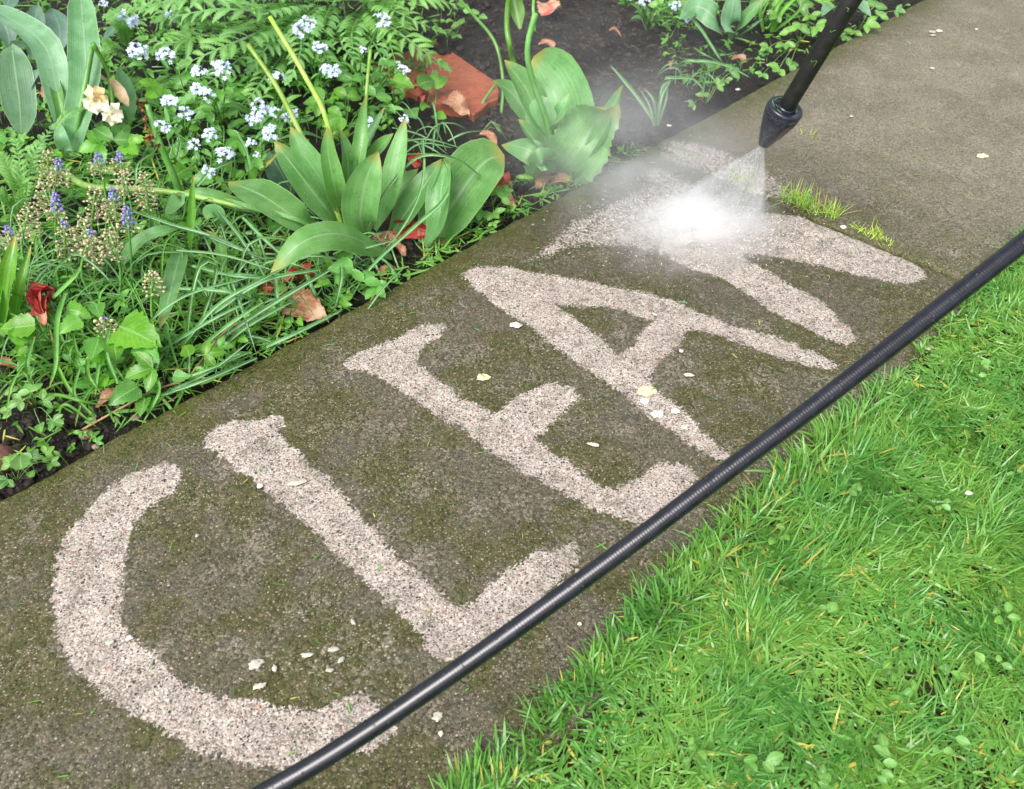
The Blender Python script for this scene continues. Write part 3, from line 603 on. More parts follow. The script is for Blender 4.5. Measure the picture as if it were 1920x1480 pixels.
tulip("tulip_plant", "tall glaucous tulip with a broad upright leaf in the top left corner", (135, 296), [
 ([(136,290,-.01),(146,225,.05),(160,150,.10),(158,75,.15),(148,-40,.22)], 64, dict(mat=G, prof='sheath', cup=.3)),
 ([(128,300,-.02),(108,180,.08),(86,90,.15),(20,36,.18),(-50,0,.19)], 60, dict(mat=G, cup=.3, prof='tulip')),
 ([(40,250,.0),(36,190,.06),(28,130,.11),(22,84,.14)], 64, dict(mat=G, prof='broad', cup=.15)),
 ([(52,230,.0),(52,170,.07),(80,128,.11)], 34, dict(mat='grey')),
 ([(126,296,-.02),(116,210,.06),(100,135,.11),(90,80,.15)], 26, dict(mat='tulip', cup=.7)),
 ([(140,262,.0),(136,180,.07),(126,104,.12)], 14, dict(mat=G, cup=.5)),
 ([(142,240,.0),(146,170,.06),(120,108,.10)], 46, dict(mat='grey')),
 ([(244,232,-.01),(245,200,.02),(236,165,.05),(222,126,.08)], 30, dict(mat=G)),
 ([(130,300,-.02),(116,262,.03),(110,230,.05)], 28, dict(mat=G)),
], [([(135,294,-.02),(147,225,.05),(160,160,.10),(172,90,.15)], [6,5])])
tulip("tulip_plant", "grey green tulip leaves low in the top left corner behind others", (40, 60), [
 ([(60,110,.0),(62,60,.04),(72,8,.08)], 44, dict(mat='grey')),
 ([(110,100,.0),(112,55,.04),(96,15,.07)], 46, dict(mat='grey')),
 ([(20,90,.0),(10,50,.04),(-20,10,.07)], 50, dict(mat='grey')),
 ([(70,100,.0),(45,85,.03),(18,90,.05)], 26, dict(mat=G)),
 ([(10,20,.0),(20,-10,.04),(30,-50,.09)], 50, dict(mat='grey')),
 ([(190,80,.02),(215,56,.05),(240,62,.04)], 22, dict(mat='grey')),
], [])
tulip("tulip_plant", "flattened tulip whose long pale stalk lies across the flower bed", (490, 400), [
 ([(498,398,-.01),(440,386,.02),(390,368,.04),(340,362,.045)], 36, dict(cup=.4, mat='tulip')),
 ([(600,436,.01),(550,412,.04),(470,392,.05),(420,372,.05)], 16, dict(cup=.7, mat='tulip')),
], [([(470,392,.03),(335,363,.045),(240,354,.055),(165,350,.06),(118,322,.065)], [4.5,6,6.5], 'stalk')])
tulip("tulip_plant", "single pale leaf and thin bowed stalk behind the red tile", (944, 200), [
 ([(975,55,.03),(968,20,.06),(958,-25,.11)], 34, dict(mat='hairy', cup=.4)),
], [([(940,215,-.03),(943,150,.02),(928,80,.08),(889,30,.11),(850,-14,.13)], [3.2,3], 'stalkg'), ([(1002,60,-.02),(1000,10,.03),(1006,-30,.06)], [3,3], 'stalkg'), ([(896,212,-.02),(910,185,.0),(928,160,.02)], [3,2.5], 'stalkg')])
tulip("tulip_plant", "lone pale leaf drooping with a yellow tip above the striped foliage", (335, 470), [
 ([(338,474,.02),(325,525,.05),(312,575,.045),(300,615,.03)], 40, dict(mat='tulip', prof='strap', cup=.2)),
 ([(228,492,.02),(262,452,.05),(300,434,.06),(342,425,.05)], 28, dict(mat='tulip', prof='strap', cup=.2)),
 ([(420,505,.0),(415,470,.03),(412,440,.05)], 22, dict(mat='tulip')),
 ([(310,400,.02),(338,372,.05),(330,362,.06)], 40, dict(mat='tulip')),
 ([(420,420,.02),(400,400,.04),(385,410,.04)], 40, dict(mat='tulip')),
], [])
tulip("tulip_plant", "narrow upright spear leaf between the drooping leaf and lying stalk", (360, 474), [
 ([(359,476,.0),(361,412,.07),(363,328,.14)], 20, dict(mat='strapg', cup=.6)),
 ([(300,440,.0),(282,400,.0),(280,350,.06)], 22, dict(mat='strapg', cup=.5)),
], [])
tulip("tulip_plant", "dark broad leaf leaning out from the left edge of the picture", (0, 620), [
 ([(0,640,-.02),(10,560,.05),(18,500,.10),(30,440,.13)], 40, dict(mat='strapg', cup=.5)),
 ([(-20,640,-.02),(-10,560,.05),(0,480,.10)], 36, dict(mat='strapg', cup=.5)),
 ([(20,640,-.02),(38,540,.06),(58,460,.10)], 22, dict(mat='strapg', cup=.5)),
 ([(500,300,.02),(485,275,.06),(492,245,.09)], 40, dict(mat='grey', cup=.4)),
][:3], [])
tulip("tulip_plant", "shaded bluish leaf pair behind the blue flowers and big tulip", (540, 360), [
 ([(550,365,-.01),(525,320,.04),(505,285,.07)], 70, dict(mat='grey', cup=.3)),
 ([(470,360,-.01),(478,310,.04),(490,265,.08)], 22, dict(mat='strapg', cup=.4)),
 ([(488,330,.0),(500,310,.06),(524,283,.07)], 12, dict(mat='yellow', prof='strap', cup=.6)),
], [])

# withered tulip head on a stalk
t = thing("withered_flower", "withered brown flower head on a thick green stalk", "flower", ground(352, 400))
stempart(t, [(352,402,-.02),(325,330,.05),(297,262,.11),(276,196,.16)], [8,6.5,5], 'stalkg')
b = MB()
for k in range(26):
    f = random.random(); q = P(268 + 20 * f + R.normal(0, 5), 198 + 78 * f + R.normal(0, 3), .155 - .05 * f)
    d = nrm(R.normal(0, 1, 3)); leaf(b, [q, q + d * .006, q + d * .009 + R.normal(0, .004, 3)], R.uniform(.005, .009), 'petal', face=R.normal(0, 1, 3), cup=.8, wave=.25, nu=5, nv=7)
build(b, "flower_head", M['wither'], t)
# faded daffodil
t = thing("daffodil", "faded cream daffodil hanging from a bent stalk with dry sheath", "flower", ground(225, 260))
stempart(t, [(214,230,.03),(206,150,.09),(190,110,.13),(174,82,.16)], [3.5,4,4.5], 'stalkg')
leafpart(t, [(205,148,.10),(222,168,.08),(240,200,.055)], 22, mat='tan', prof='sheath', name='sheath', wave=.05)
leafpart(t, [(200,150,.09),(190,145,.09),(186,138,.09)], 9, mat='tan', prof='sheath', name='sheath')
for cx, cyy, zz, rr in ((182, 188, .095, 25), (213, 214, .085, 20)):
    b = MB(); c0 = P(cx, cyy, zz); L_ = px2m(rr, c0)
    for k in range(6):
        a = k * 1.05 + random.random() * .3; d = nrm(np.array([math.cos(a), -.3 + .6 * math.sin(a), .8 * math.sin(a)])); fc = nrm(CAM - c0)
        leaf(b, [c0, c0 + d * L_ * .6 + fc * .003, c0 + d * L_ - fc * .002], L_ * .85, 'petal', face=fc, cup=.3, wave=.22, nu=9, nv=13)
    for k in range(8):
        a = k * .785; d = nrm(np.array([math.cos(a), 0, math.sin(a)])); fc = nrm(CAM - c0)
        leaf(b, [c0 + d * L_ * .15, c0 + d * L_ * .3 + fc * L_ * .4], L_ * .3, 'petal', face=d, cup=.3, wave=.2, nu=5, nv=6)
    build(b, "flower_head", M['cream'], t)

# ------------------------------------------------------------------ feathery poppy-like foliage
def feather(label, base, fronds, wid, mat='hairy'):
    t = thing("feathery_plant", label, "plant", ground(*base), "plants with feathery hairy leaves")
    for pp, w in fronds:
        b = MB(); pinnate(b, pp, w, nl=int(wid * 1.8)); build(b, "frond", M[mat], t)
feather("feathery plant with long toothed fronds at the top edge of the bed", (560, 20), [
 ([(560,20,.02),(480,62,.11),(410,92,.12),(340,124,.09)], 118), ([(570,10,.02),(500,20,.14),(400,18,.16),(290,40,.13)], 92),
 ([(560,0,.02),(450,-10,.15),(330,0,.17),(200,30,.14)], 84), ([(590,20,.02),(570,60,.10),(560,110,.09),(540,150,.06)], 92),
 ([(600,10,.02),(545,50,.09),(500,90,.09),(470,130,.06)], 96), ([(560,-20,.03),(480,-30,.15),(420,-40,.17),(350,-50,.16)], 90),
 ([(620,10,.02),(600,60,.08),(610,105,.05),(640,140,.04)], 80),
 ([(520,60,.0),(450,110,.07),(400,150,.08),(350,185,.06)], 80), ([(480,40,.0),(400,60,.10),(330,80,.11),(262,72,.10)], 90), ([(460,20,.0),(400,-5,.12),(330,-15,.14),(260,0,.13)], 90), ([(540,90,.0),(500,140,.06),(470,180,.05),(430,215,.04)], 74), ([(600,-10,.02),(640,-30,.12),(700,-40,.15)], 90), ([(430,60,.0),(370,40,.12),(300,20,.13),(230,12,.12)], 84)], 13)
feather("feathery plant with drooping fronds reaching over the red tile", (690, 20), [
 ([(690,20,.02),(740,56,.10),(790,92,.09),(838,128,.05)], 92), ([(700,10,.02),(760,0,.10),(810,0,.11),(872,12,.09)], 74),
 ([(690,10,.02),(720,50,.09),(735,95,.07),(745,130,.05)], 84), ([(690,0,.02),(740,20,.12),(790,45,.11),(830,60,.09)], 74),
 ([(680,20,.02),(660,60,.08),(665,110,.06)], 82), ([(680,0,.02),(640,-10,.11),(600,-30,.12)], 80), ([(700,0,.02),(760,-20,.12),(830,-30,.13)], 70), ([(690,30,.0),(760,75,.06),(800,110,.05),(820,150,.02)], 60), ([(660,40,.0),(700,80,.08),(720,120,.06)], 80), ([(640,30,.0),(640,80,.07),(680,130,.05)], 74)], 12)
feather("small soft feathery plant growing at the far left edge", (40, 400), [
 ([(40,400,-.01),(30,345,.05),(10,305,.08),(-10,280,.09)], 52), ([(48,402,-.01),(52,340,.06),(64,290,.10),(100,236,.12)], 46),
 ([(100,245,.08),(125,215,.10),(158,203,.10)], 26), ([(30,402,-.01),(10,370,.04),(-20,350,.05)], 44), ([(44,402,-.01),(40,350,.07),(36,300,.10),(25,250,.12)], 46)], 12)
feather("feathery seedlings in shade under the top left tulip", (230, 110), [
 ([(250,120,.0),(220,100,.05),(190,90,.06)], 46), ([(260,100,.0),(300,90,.05),(330,70,.06)], 60), ([(240,90,.0),(230,50,.06),(210,20,.08)], 60), ([(330,140,.0),(290,160,.05),(250,150,.05)], 60)], 10)

# ------------------------------------------------------------------ forget-me-nots
def floret_cluster(b, c, rad, n):
    fc = nrm(nrm(CAM - c) * .6 + np.array([0, 0, .6])); s = nrm(np.cross(fc, [0, 1, .1])); q = np.cross(fc, s)
    for k in range(n):
        a, r = R.uniform(0, 6.28), rad * math.sqrt(R.random()); o = c + s * r * math.cos(a) * 1.05 + q * r * math.sin(a) * .95 + fc * (rad * .55 * (1 - (r / rad) ** 2) + R.normal(0, rad * .15))
        n_ = nrm(fc + R.normal(0, .38, 3) + (o - c) / rad * .5); x = nrm(np.cross(n_, R.normal(0, 1, 3))); y = np.cross(n_, x); fr = rad * R.uniform(.30, .38)
        ang = np.arange(20) * 2 * math.pi / 20; rr_ = fr * (.80 + .24 * np.cos(5 * ang)); rn = R.random()
        V = [o]; L = [(0, 0, rn)]
        for ring, hh in ((.28, .0), (1., .12)):
            for A, B in zip(ang, rr_): V.append(o + (x * math.cos(A) + y * math.sin(A)) * B * ring + n_ * fr * hh); L.append((ring if ring < .9 else 1, 0, rn))
        j = np.arange(20); T = np.stack([np.zeros(20, int), 1 + j, 1 + (j + 1) % 20], 1); Q = np.stack([1 + j, 21 + j, 21 + (j + 1) % 20, 1 + (j + 1) % 20], 1)
        b.add(np.array(V), Q, T, np.array(L))
def forget(label, base, clusters, nleaf=16, spread=90):
    g0 = ground(*base); t = thing("forget_me_not", label, "plant", g0, "forget-me-nots in flower")
    sb, lb = MB(), MB()
    for cx, cyy, r, z in clusters:
        e = P(cx, cyy, z); e2 = e - nrm(CAM - e) * .004; mid = g0 * .45 + e * .55 + np.array([R.normal(0, .008), R.normal(0, .008), .015])
        tube(sb, [g0, mid, e2], [.0016, .0010], 6, res=10)
        for f in (.35, .5, .65, .8):
            a = g0 * (1 - f) + e * f + np.array([0, 0, .008]); d = nrm(np.array([R.normal(0, 1), R.normal(-.2, 1), R.normal(.1, .3)])); ll = R.uniform(.018, .034)
            leaf(lb, [a, a + d * ll * .5 + np.array([0, 0, .004]), a + d * ll], ll * R.uniform(.3, .42), 'oval', face=facev(.35), cup=.3, nu=5, nv=9)
        b = MB(); rad = px2m(r, e); floret_cluster(b, e, rad, int(10 + r * .5)); build(b, "flower_cluster", M['forgetme'], t)
        for k in range(4):
            q = e + R.normal(0, rad * .7, 3) - np.array([0, 0, rad * .6]); blob(lb, q, [.0014, .0014, .0022], 1); tube(sb, [e2, q], .0005, 4, res=4)
    for k in range(nleaf):
        a = R.uniform(0, 6.28); r = R.uniform(.01, .035); c = g0 + np.array([math.cos(a) * r, math.sin(a) * r, R.uniform(.02, .07)]); d = nrm(np.array([math.cos(a), math.sin(a), R.uniform(-.2, .6)])); ll = R.uniform(.025, .05)
        leaf(lb, [c, c + d * ll * .5 + np.array([0, 0, .006]), c + d * ll], ll * R.uniform(.28, .4), 'oval', face=facev(.3), cup=.3, nu=5, nv=9)
    build(sb, "stem", M['stalkg'], t); build(lb, "foliage", M['forget'], t)
forget("forget-me-not with a lone pair of heads at the top left near feathery fronds", (300, 110), [(243,35,17,.13),(321,34,13,.13),(194,8,8,.12)], 10)
forget("forget-me-not with white-blue heads above the withered brown flower", (350, 262), [(258,96,17,.14),(311,105,15,.14),(320,195,17,.14),(305,238,13,.13),(346,212,13,.13),(365,273,12,.11)])
forget("forget-me-not with the brightest flower heads left of the tall stalks", (420, 250), [(375,135,14,.15),(414,130,18,.16),(372,166,14,.15),(388,180,14,.15),(392,253,13,.12),(419,291,17,.10),(393,322,12,.08)])
forget("forget-me-not whose heads cross the pale cut stalks", (510, 268), [(519,146,13,.15),(486,200,16,.15),(478,224,15,.14),(515,211,11,.14),(549,212,10,.14),(507,249,17,.12),(471,269,10,.10),(538,222,10,.12),(480,290,7,.09)])
forget("forget-me-not with a long flower head high among feathery fronds", (600, 175), [(560,57,15,.15),(577,46,15,.155),(600,91,13,.14),(624,134,15,.13),(612,130,11,.13)], 14)
forget("forget-me-not with thin sprays reaching toward the red tile", (690, 200), [(716,38,15,.17),(681,93,7,.15),(757,131,10,.12),(686,231,14,.13),(758,224,9,.10),(745,120,6,.12)], 14)
forget("forget-me-not with pale heads at the top edge right of centre", (1215, 60), [(1205,4,13,.06),(1265,10,10,.05),(1180,-12,12,.07),(1290,38,6,.03)], 26)
for k, (bx, by, lab) in enumerate(((1250, 60, "low leafy green plant without flowers below the pale tulip leaf"), (1175, 20, "small leafy green plant at the top edge on bare soil"))):
    g0 = ground(bx, by); t = thing("leafy_plant", lab, "plant", g0); lb, sb = MB(), MB()
    for q in range(5):
        top = g0 + np.array([R.normal(0, .02), R.normal(0, .02), R.uniform(.05, .09)]); tube(sb, [g0, (g0 + top) / 2, top], .0012, 5, res=6)
        for f in np.linspace(.2, 1, 7):
            a = g0 * (1 - f) + top * f; an = f * 9 + q; d = nrm(np.array([math.cos(an), math.sin(an), .3])); ll = R.uniform(.018, .03)
            leaf(lb, [a, a + d * ll * .5, a + d * ll - np.array([0, 0, .003])], ll * .36, 'oval', face=facev(.25), cup=.25, nu=5, nv=8)
    build(sb, "stem", M['stalkg'], t); build(lb, "foliage", M['forget'], t)

# ------------------------------------------------------------------ grape hyacinths
def muscari(label, x, y, z, purple, length, lean=0):
    """(x, y) = top of the spike in the photo; purple = share of the spike still in flower"""
    top = P(x, y, z); foot = ground(x + lean, y + 150 + 400 * max(0, z - .06)); foot = top * .25 + foot * .75; foot[2] = -.025
    ax = nrm(top - foot); t = thing("grape_hyacinth", label, "flower", foot, "grape hyacinth spikes")
    b = MB(); tube(b, [foot, (foot + top) / 2 + np.array([R.normal(0, .006), R.normal(0, .004), 0]), top - ax * .004], [.0021, .0014], 7, res=8); build(b, "stem", M['stalkg'], t)
    fl, sd_ = MB(), MB(); n = int(length * 680 + 14)
    s = nrm(np.cross(ax, [0, 1, .2])); q = np.cross(ax, s)
    for k in range(n):
        f = k / n; a = k * 2.4 + R.normal(0, .2); c = top - ax * length * f; r = .0028 + .0042 * min(1, f * 2.2) * (1 if f < .8 else .8); out = nrm(s * math.cos(a) + q * math.sin(a))
        if f < purple: d = nrm(out - ax * .5 + np.array([0, 0, -.2])); blob(fl, c + out * r, [.0016, .0016, .0028], 1, .1, ax=d)
        else:
            r *= R.uniform(1.5, 2.3); e = c + out * r + ax * R.uniform(-.001, .003); blob(sd_, e, np.array([.0019, .0021, .0026]) * R.uniform(.7, 1.15), 1, .25, ax=out); tube(sd_, [c, e], .0004, 3, res=3, cap=False)
    if fl.n: build(fl, "flowers", M['muscari'], t)
    if sd_.n: build(sd_, "seed_capsules", M['seed'], t)
MUS = [(110,298,.13,.42,.045,0,"grape hyacinth with violet tip, leftmost beside the feathery plant"),
 (184,288,.13,.45,.036,0,"grape hyacinth with violet tip against dark soil, left of a similar one"),
 (224,285,.13,.40,.038,4,"grape hyacinth with splayed violet bells against the dark soil"),
 (104,362,.12,.62,.046,0,"grape hyacinth with the longest violet spike in the clump"),
 (211,352,.12,.36,.055,0,"half faded grape hyacinth with a narrow violet top mid-clump"),
 (238,388,.11,.70,.038,0,"short grape hyacinth still fully violet at the right of the clump"),
 (15,425,.11,.25,.036,0,"fading grape hyacinth at the left edge with greyish violet bells"),
 (88,284,.12,0,.06,0,"tan faded grape hyacinth spike behind the leftmost violet tip"),
 (271,325,.11,0,.058,4,"slender tan grape hyacinth spike, rightmost and upright in the clump"),
 (54,384,.11,0,.055,0,"tan faded grape hyacinth spike low at the left of the clump"),
 (120,415,.10,.12,.06,6,"faded grape hyacinth with few violet bells low in the clump"),
 (178,352,.12,0,.055,0,"greenish tan grape hyacinth spike beside the half faded violet one"),
 (156,410,.10,0,.055,4,"curled tan grape hyacinth spike in the middle of the clump"),
 (170,432,.10,.12,.056,6,"lowest faded grape hyacinth with two violet bells"),
 (205,432,.10,0,.046,4,"greenish seed spike of grape hyacinth under the short violet one"),
 (232,322,.11,0,.04,4,"tan seed spike directly under the splayed violet bells"),
 (80,345,.11,0,.05,0,"tan seed spike next to the longest violet spike"),
 (286,508,.08,0,.036,4,"pale dry grape hyacinth spike alone among striped leaves"),
 (196,596,.06,.10,.022,4,"dried stubby grape hyacinth above the large veined leaf"),
 (246,128+0,.10,0,.0,0,"")]
for x, y, z, pu, ln, le, lab in MUS:
    if lab: muscari(lab, x, y, z, pu, ln, le)

# ------------------------------------------------------------------ striped strap-leaved clumps
def clump(label, base, straps, rand=0, rlen=.12, spread=.05, mat='strap', wr=(5, 9), dirs=None, group="clumps of narrow strap leaves"):
    g0 = ground(*base); b = MB()
    for pp, wpx in straps:
        p = pts3(pp); leaf(b, p, px2m(wpx, np.mean(p, 0)), 'strap', cup=.6, nu=5, nv=22)
    for k in range(rand):
        a = R.uniform(0, 6.28) if dirs is None else R.normal(dirs[0], dirs[1]); ll = rlen * R.uniform(.6, 1.2); o = g0 + np.array([R.normal(0, spread), R.normal(0, spread), 0]); o[2] = -.03
        d = np.array([math.cos(a), math.sin(a), 0]); hgt = R.uniform(.3, .7)
        leaf(b, [o, o + d * ll * .3 + np.array([0, 0, ll * hgt]), o + d * ll * .7 + np.array([0, 0, ll * hgt * .9]), o + d * ll + np.array([0, 0, ll * hgt * .35])], R.uniform(*wr) * .001 * .62, 'strap', cup=.6, nu=5, nv=12, wave=.02)
    o = build(b, "strap_leaf_clump", M[mat]); return tag(o, label, "plant", group)
clump("clump of long white-striped leaves sweeping toward the path", (470, 560), [
 ([(249,397,.06),(324,423,.06),(400,445,.05),(490,482,.02)], 9), ([(380,440,.05),(440,465,.05),(500,488,.03)], 8), ([(335,542,.06),(432,550,.06),(500,575,.02)], 9),
 ([(340,652,.0),(405,577,.05),(480,531,.07),(540,500,.06)], 10), ([(378,652,.0),(432,609,.04),(495,566,.05)], 10), ([(390,652,-.01),(508,574,.035),(632,500,.055)], 13),
 ([(396,592,.02),(495,529,.06),(604,506,.05)], 11), ([(408,394,.05),(454,453,.05),(502,528,.01)], 9), ([(454,408,.05),(495,450,.04),(540,490,.02)], 8),
 ([(351,632,.0),(362,547,.06),(378,498,.085),(404,496,.08),(400,540,.05),(364,640,.01)], 9), ([(516,510,.05),(520,560,.04),(524,600,.0)], 10), ([(573,515,.04),(588,548,.03),(600,572,.0)], 10),
 ([(300,660,.0),(400,600,.05),(480,560,.05)], 9), ([(240,640,.02),(340,560,.06),(470,520,.06)], 8), ([(360,500,.04),(450,520,.05),(560,520,.03)], 8), ([(420,650,.0),(470,610,.03),(560,560,.03)], 10), ([(330,470,.06),(420,480,.05),(520,510,.03)], 7)], 26, .13, .035)
clump("clump of dark thin arching leaves in front of the sprawling tulip", (700, 510), [
 ([(900,332,.06),(866,306,.09),(832,294,.11),(792,294,.11),(760,315,.10),(711,380,.06),(690,430,.02)], 8),
 ([(832,298,.10),(846,336,.085),(832,377,.07),(778,426,.05),(697,501,.02),(656,562,-.01)], 10),
 ([(793,262,.12),(795,318,.10),(784,372,.08),(751,434,.05),(711,478,.01)], 6), ([(745,449,.03),(697,463,.03),(624,482,.02)], 6), ([(640,498,.03),(640,528,.03),(627,582,-.01)], 9),
 ([(770,330,.05),(740,310,.06),(715,330,.05)], 5), ([(690,640-60,.0),(720,540,.02),(760,500,.03)], 5)], 10, .08, .02)
clump("fan of fine dark leaves lying behind the red petals", (800, 280), [
 ([(745,300,.02),(790,270,.05),(850,278,.04)], 5), ([(740,270,.03),(800,262,.05),(870,280,.03)], 5), ([(735,240,.04),(790,255,.05),(840,290,.03)], 5), ([(745,255,.03),(800,275,.05),(842,300,.03)], 5), ([(760,290,.02),(810,290,.05),(850,300,.03)], 4),
 ([(840,265,.02),(872,250,.03),(905,246,.01)], 5), ([(920,226,.01),(935,245,.01),(950,260,-.01)], 4), ([(905,246,.0),(925,230,.02),(950,262,-.01)], 4)], 10, .08, .025)
clump("striped clump pressed flat along the path edge", (420, 690), [
 ([(482,672,.01),(380,716,.02),(297,744,.0)], 10), ([(500,652,.0),(560,624,.01),(642,582,.0)], 10), ([(470,660,.01),(400,690,.02),(320,720,.01)], 8), ([(300,742,-.01),(390,700,.015),(470,640,.03)], 7)], 6, .07, .03)
clump("tangle of yellowish green bulb leaves in the lower bed", (150, 700), [
 ([(123,550,.06),(108,604,.05),(105,685,.02),(92,728,.0)], 11), ([(62,745,.0),(108,742,.02),(151,753,.02),(200,762,.0)], 9), ([(286,690,.02),(299,728,.02),(289,757,.01),(265,798,-.01)], 7), ([(311,612,.03),(324,658,.02),(336,695,.0)], 6),
 ([(170,640,.03),(165,700,.02),(190,740,.0)], 9), ([(200,620,.03),(185,690,.02),(178,745,.0)], 9), ([(110,690,.02),(130,730,.01),(180,790,-.01)], 8), ([(150,690,.03),(140,740,.02),(175,780,.0)], 7), ([(60,720,.01),(52,680,.04),(66,630,.05)], 9),
 ([(110,780,.0),(125,760,.02),(180,800,-.01)], 7), ([(220,720,.01),(200,660,.04),(210,600,.05)], 8), ([(100,560,.05),(140,520,.07),(150,500,.07)], 10), ([(100,520,.06),(112,500,.075),(140,495,.07)], 9)], 46, .09, .045, mat='strapg', wr=(4, 8))
clump("dense green leaf tuft under the grape hyacinth spikes", (150, 560), [], 70, .13, .055, mat='strap', wr=(4, 8))
clump("bright narrow leaves crowding the middle of the bed", (320, 560), [], 46, .12, .05, mat='strapg', wr=(3, 7))
clump("shaded narrow leaves at the left edge below the grape hyacinths", (40, 600), [], 40, .12, .04, mat='strapg', wr=(5, 9))
clump("loose narrow leaves behind the lying pale stalk", (420, 390), [
 ([(332,300,.08),(338,270,.09),(331,246,.10)], 7), ([(255,345,.05),(258,310,.07),(285,288,.07)], 6), ([(370,350,.06),(400,320,.08),(445,300,.07)], 9), ([(444,250,.08),(462,285,.07),(470,330,.05)], 7)], 30, .10, .06, mat='strap', wr=(4, 7))
clump("narrow leaf tuft left of the big tulip base", (560, 470), [], 30, .10, .045, mat='strap', wr=(4, 7))
clump("pale striped tuft rising alone near the spray", (1230, 240), [
 ([(1230,236,-.025),(1195,185,.02),(1144,122,.06)], 10), ([(1229,236,-.025),(1225,190,.03),(1206,165,.04)], 7), ([(1232,236,-.025),(1240,185,.03),(1258,150,.04)], 8), ([(1234,236,-.025),(1248,190,.02),(1252,160,.04)], 7), ([(1226,238,-.025),(1218,200,.01),(1200,168,.03)], 5)])
clump("arching striped leaves along the upper path edge", (1300, 160), [
 ([(1261,130,-.01),(1290,115,.03),(1330,122,.02),(1358,128,.0)], 8), ([(1270,128,-.01),(1310,116,.03),(1360,124,.02),(1408,147,-.005)], 8), ([(1238,170,-.02),(1246,150,.03),(1270,148,.03),(1300,150,.02),(1322,172,.0)], 9), ([(1236,220,-.02),(1240,170,.03),(1256,150,.03)], 8), ([(1300,90,-.02),(1315,100,.02),(1352,118,-.01)], 6),
 ([(1282,21,.02),(1312,55,.03),(1352,116,-.01)], 9), ([(1292,25,.02),(1330,80,.03),(1356,118,-.01)], 7)], 12, .06, .02)
clump("narrow green blades beside the young tulip at the top", (1450, 40), [
 ([(1448,60,-.02),(1470,20,.03),(1500,-10,.06)], 10), ([(1452,60,-.02),(1490,30,.02),(1510,5,.05)], 8), ([(1446,60,-.02),(1455,20,.03),(1475,-15,.06)], 10), ([(1430,60,-.02),(1425,20,.03),(1440,-20,.07)], 9)], 14, .07, .02, mat='strapg')

# ------------------------------------------------------------------ single leafy weeds that stand out in the bed
def weed(label, base, leaves, mat='bright', name="leafy_weed", cat="weed", group="leafy weeds in the bed"):
    """leaves: (x, y, z, tip dx, tip dy, size px, leaflets)"""
    g0 = ground(*base); t = thing(name, label, cat, g0, group); b = MB()
    for x, y, z, dx, dy, sz, n in leaves:
        c = P(x, y, z); d = nrm(P(x + dx, y + dy, z * .9) - c); s = px2m(sz, c)
        compound(b, c, d, s, nrm(CAM - c) * .5 + facev(.15) * .6, n, petiole=[g0, g0 * .4 + c * .6 + np.array([0, 0, .012]), c], prof='heart' if n == 1 else 'oval', wr=.85 if n == 1 else .7)
    build(b, "foliage", M[mat], t); return t
weed("big veined heart-shaped leaf beside the lone pale drooping leaf", (262, 690), [(225,612,.05,90,45,108,1),(262,640,.04,60,60,70,1)], name="broad_leaf_weed")
weed("two glossy oval leaves hanging side by side below the heart-shaped leaf", (196, 660), [(186,632,.04,-12,60,66,1),(214,630,.04,6,72,70,1),(200,665,.03,-40,10,44,1)])
weed("rounded leaf next to the red withered bloom at the left edge", (50, 640), [(66,610,.05,-60,10,66,1),(22,640,.04,40,-20,50,1),(60,668,.02,-30,30,40,1)])
weed("cupped dark green leaf above the dried stubby grape hyacinth", (150, 610), [(126,580,.05,40,10,48,1),(180,570,.06,10,40,42,1),(152,600,.05,-40,24,50,1)])
weed("curled oval leaf resting on a brown leaf near the soil", (236, 760), [(258,725,.02,-44,28,62,1),(286,690,.03,-40,14,50,3),(272,748,.01,-6,26,40,1)])
weed("pale three-leaved weed by the path below the striped leaves", (330, 710), [(325,704,.02,26,4,34,1),(355,668,.03,-10,-34,40,1),(385,665,.03,36,-6,36,3),(410,650,.02,30,0,28,3)])
weed("broad toothed three-leaved weed behind the grape hyacinths", (215, 280), [(212,262,.05,30,-24,58,3),(190,270,.04,-30,10,46,3),(240,272,.04,24,24,42,3)])
weed("bright three-leaved weed among the forget-me-not heads", (415, 200), [(414,170,.09,0,20,26,3),(438,176,.08,18,-10,26,3),(395,210,.06,-20,10,34,3),(352,150,.07,-30,-20,40,3),(300,165,.06,-20,20,44,3)])
weed("rough leafy weed left of the tall stalks in the bed middle", (440, 300), [(452,262,.06,-26,14,36,3),(476,300,.05,20,20,34,3),(400,330,.05,-30,10,44,1),(352,316,.04,-30,20,50,1)])
weed("soft green lobed weed behind the big tulip leaves", (650, 250), [(650,180,.06,20,-20,40,3),(640,220,.05,-24,10,40,3),(704,180,.05,20,-20,38,3),(660,150,.07,-10,-30,36,3),(605,190,.06,-28,4,40,3)])
weed("leafy weed with pointed leaves beside the red tile", (740, 200), [(735,150,.05,26,10,50,1),(768,205,.03,20,40,46,1),(728,125,.06,24,-20,44,1),(785,160,.03,30,-10,44,1)])
weed("round notched leaf over the corner of the red tile", (822, 170), [(806,160,.02,30,-10,44,1),(815,215,.0,20,10,34,1),(800,196,.0,-16,14,26,1)])
weed("three-leaved weed at the path edge under the fallen red bloom", (650, 560), [(648,490,.03,0,-30,40,1),(662,498,.03,-40,8,46,1),(682,528,.02,20,-22,40,3),(700,540,.01,14,10,34,3)])
weed("clover-like weed on the dark soil right of the sprawling tulip", (925, 380), [(918,366,.02,-10,-20,30,3),(940,372,.02,20,-10,26,3),(902,392,.015,-24,4,32,3),(925,400,.01,16,18,26,3),(890,408,.0,-20,20,24,3),(946,358,.02,10,-24,22,3)], mat='weed')
weed("tiny weed seedlings on soil next to the path slab", (910, 430), [(888,410,.0,-6,-20,18,3),(925,418,.0,8,14,16,3),(905,405,.005,14,-8,20,3)], mat='weed')
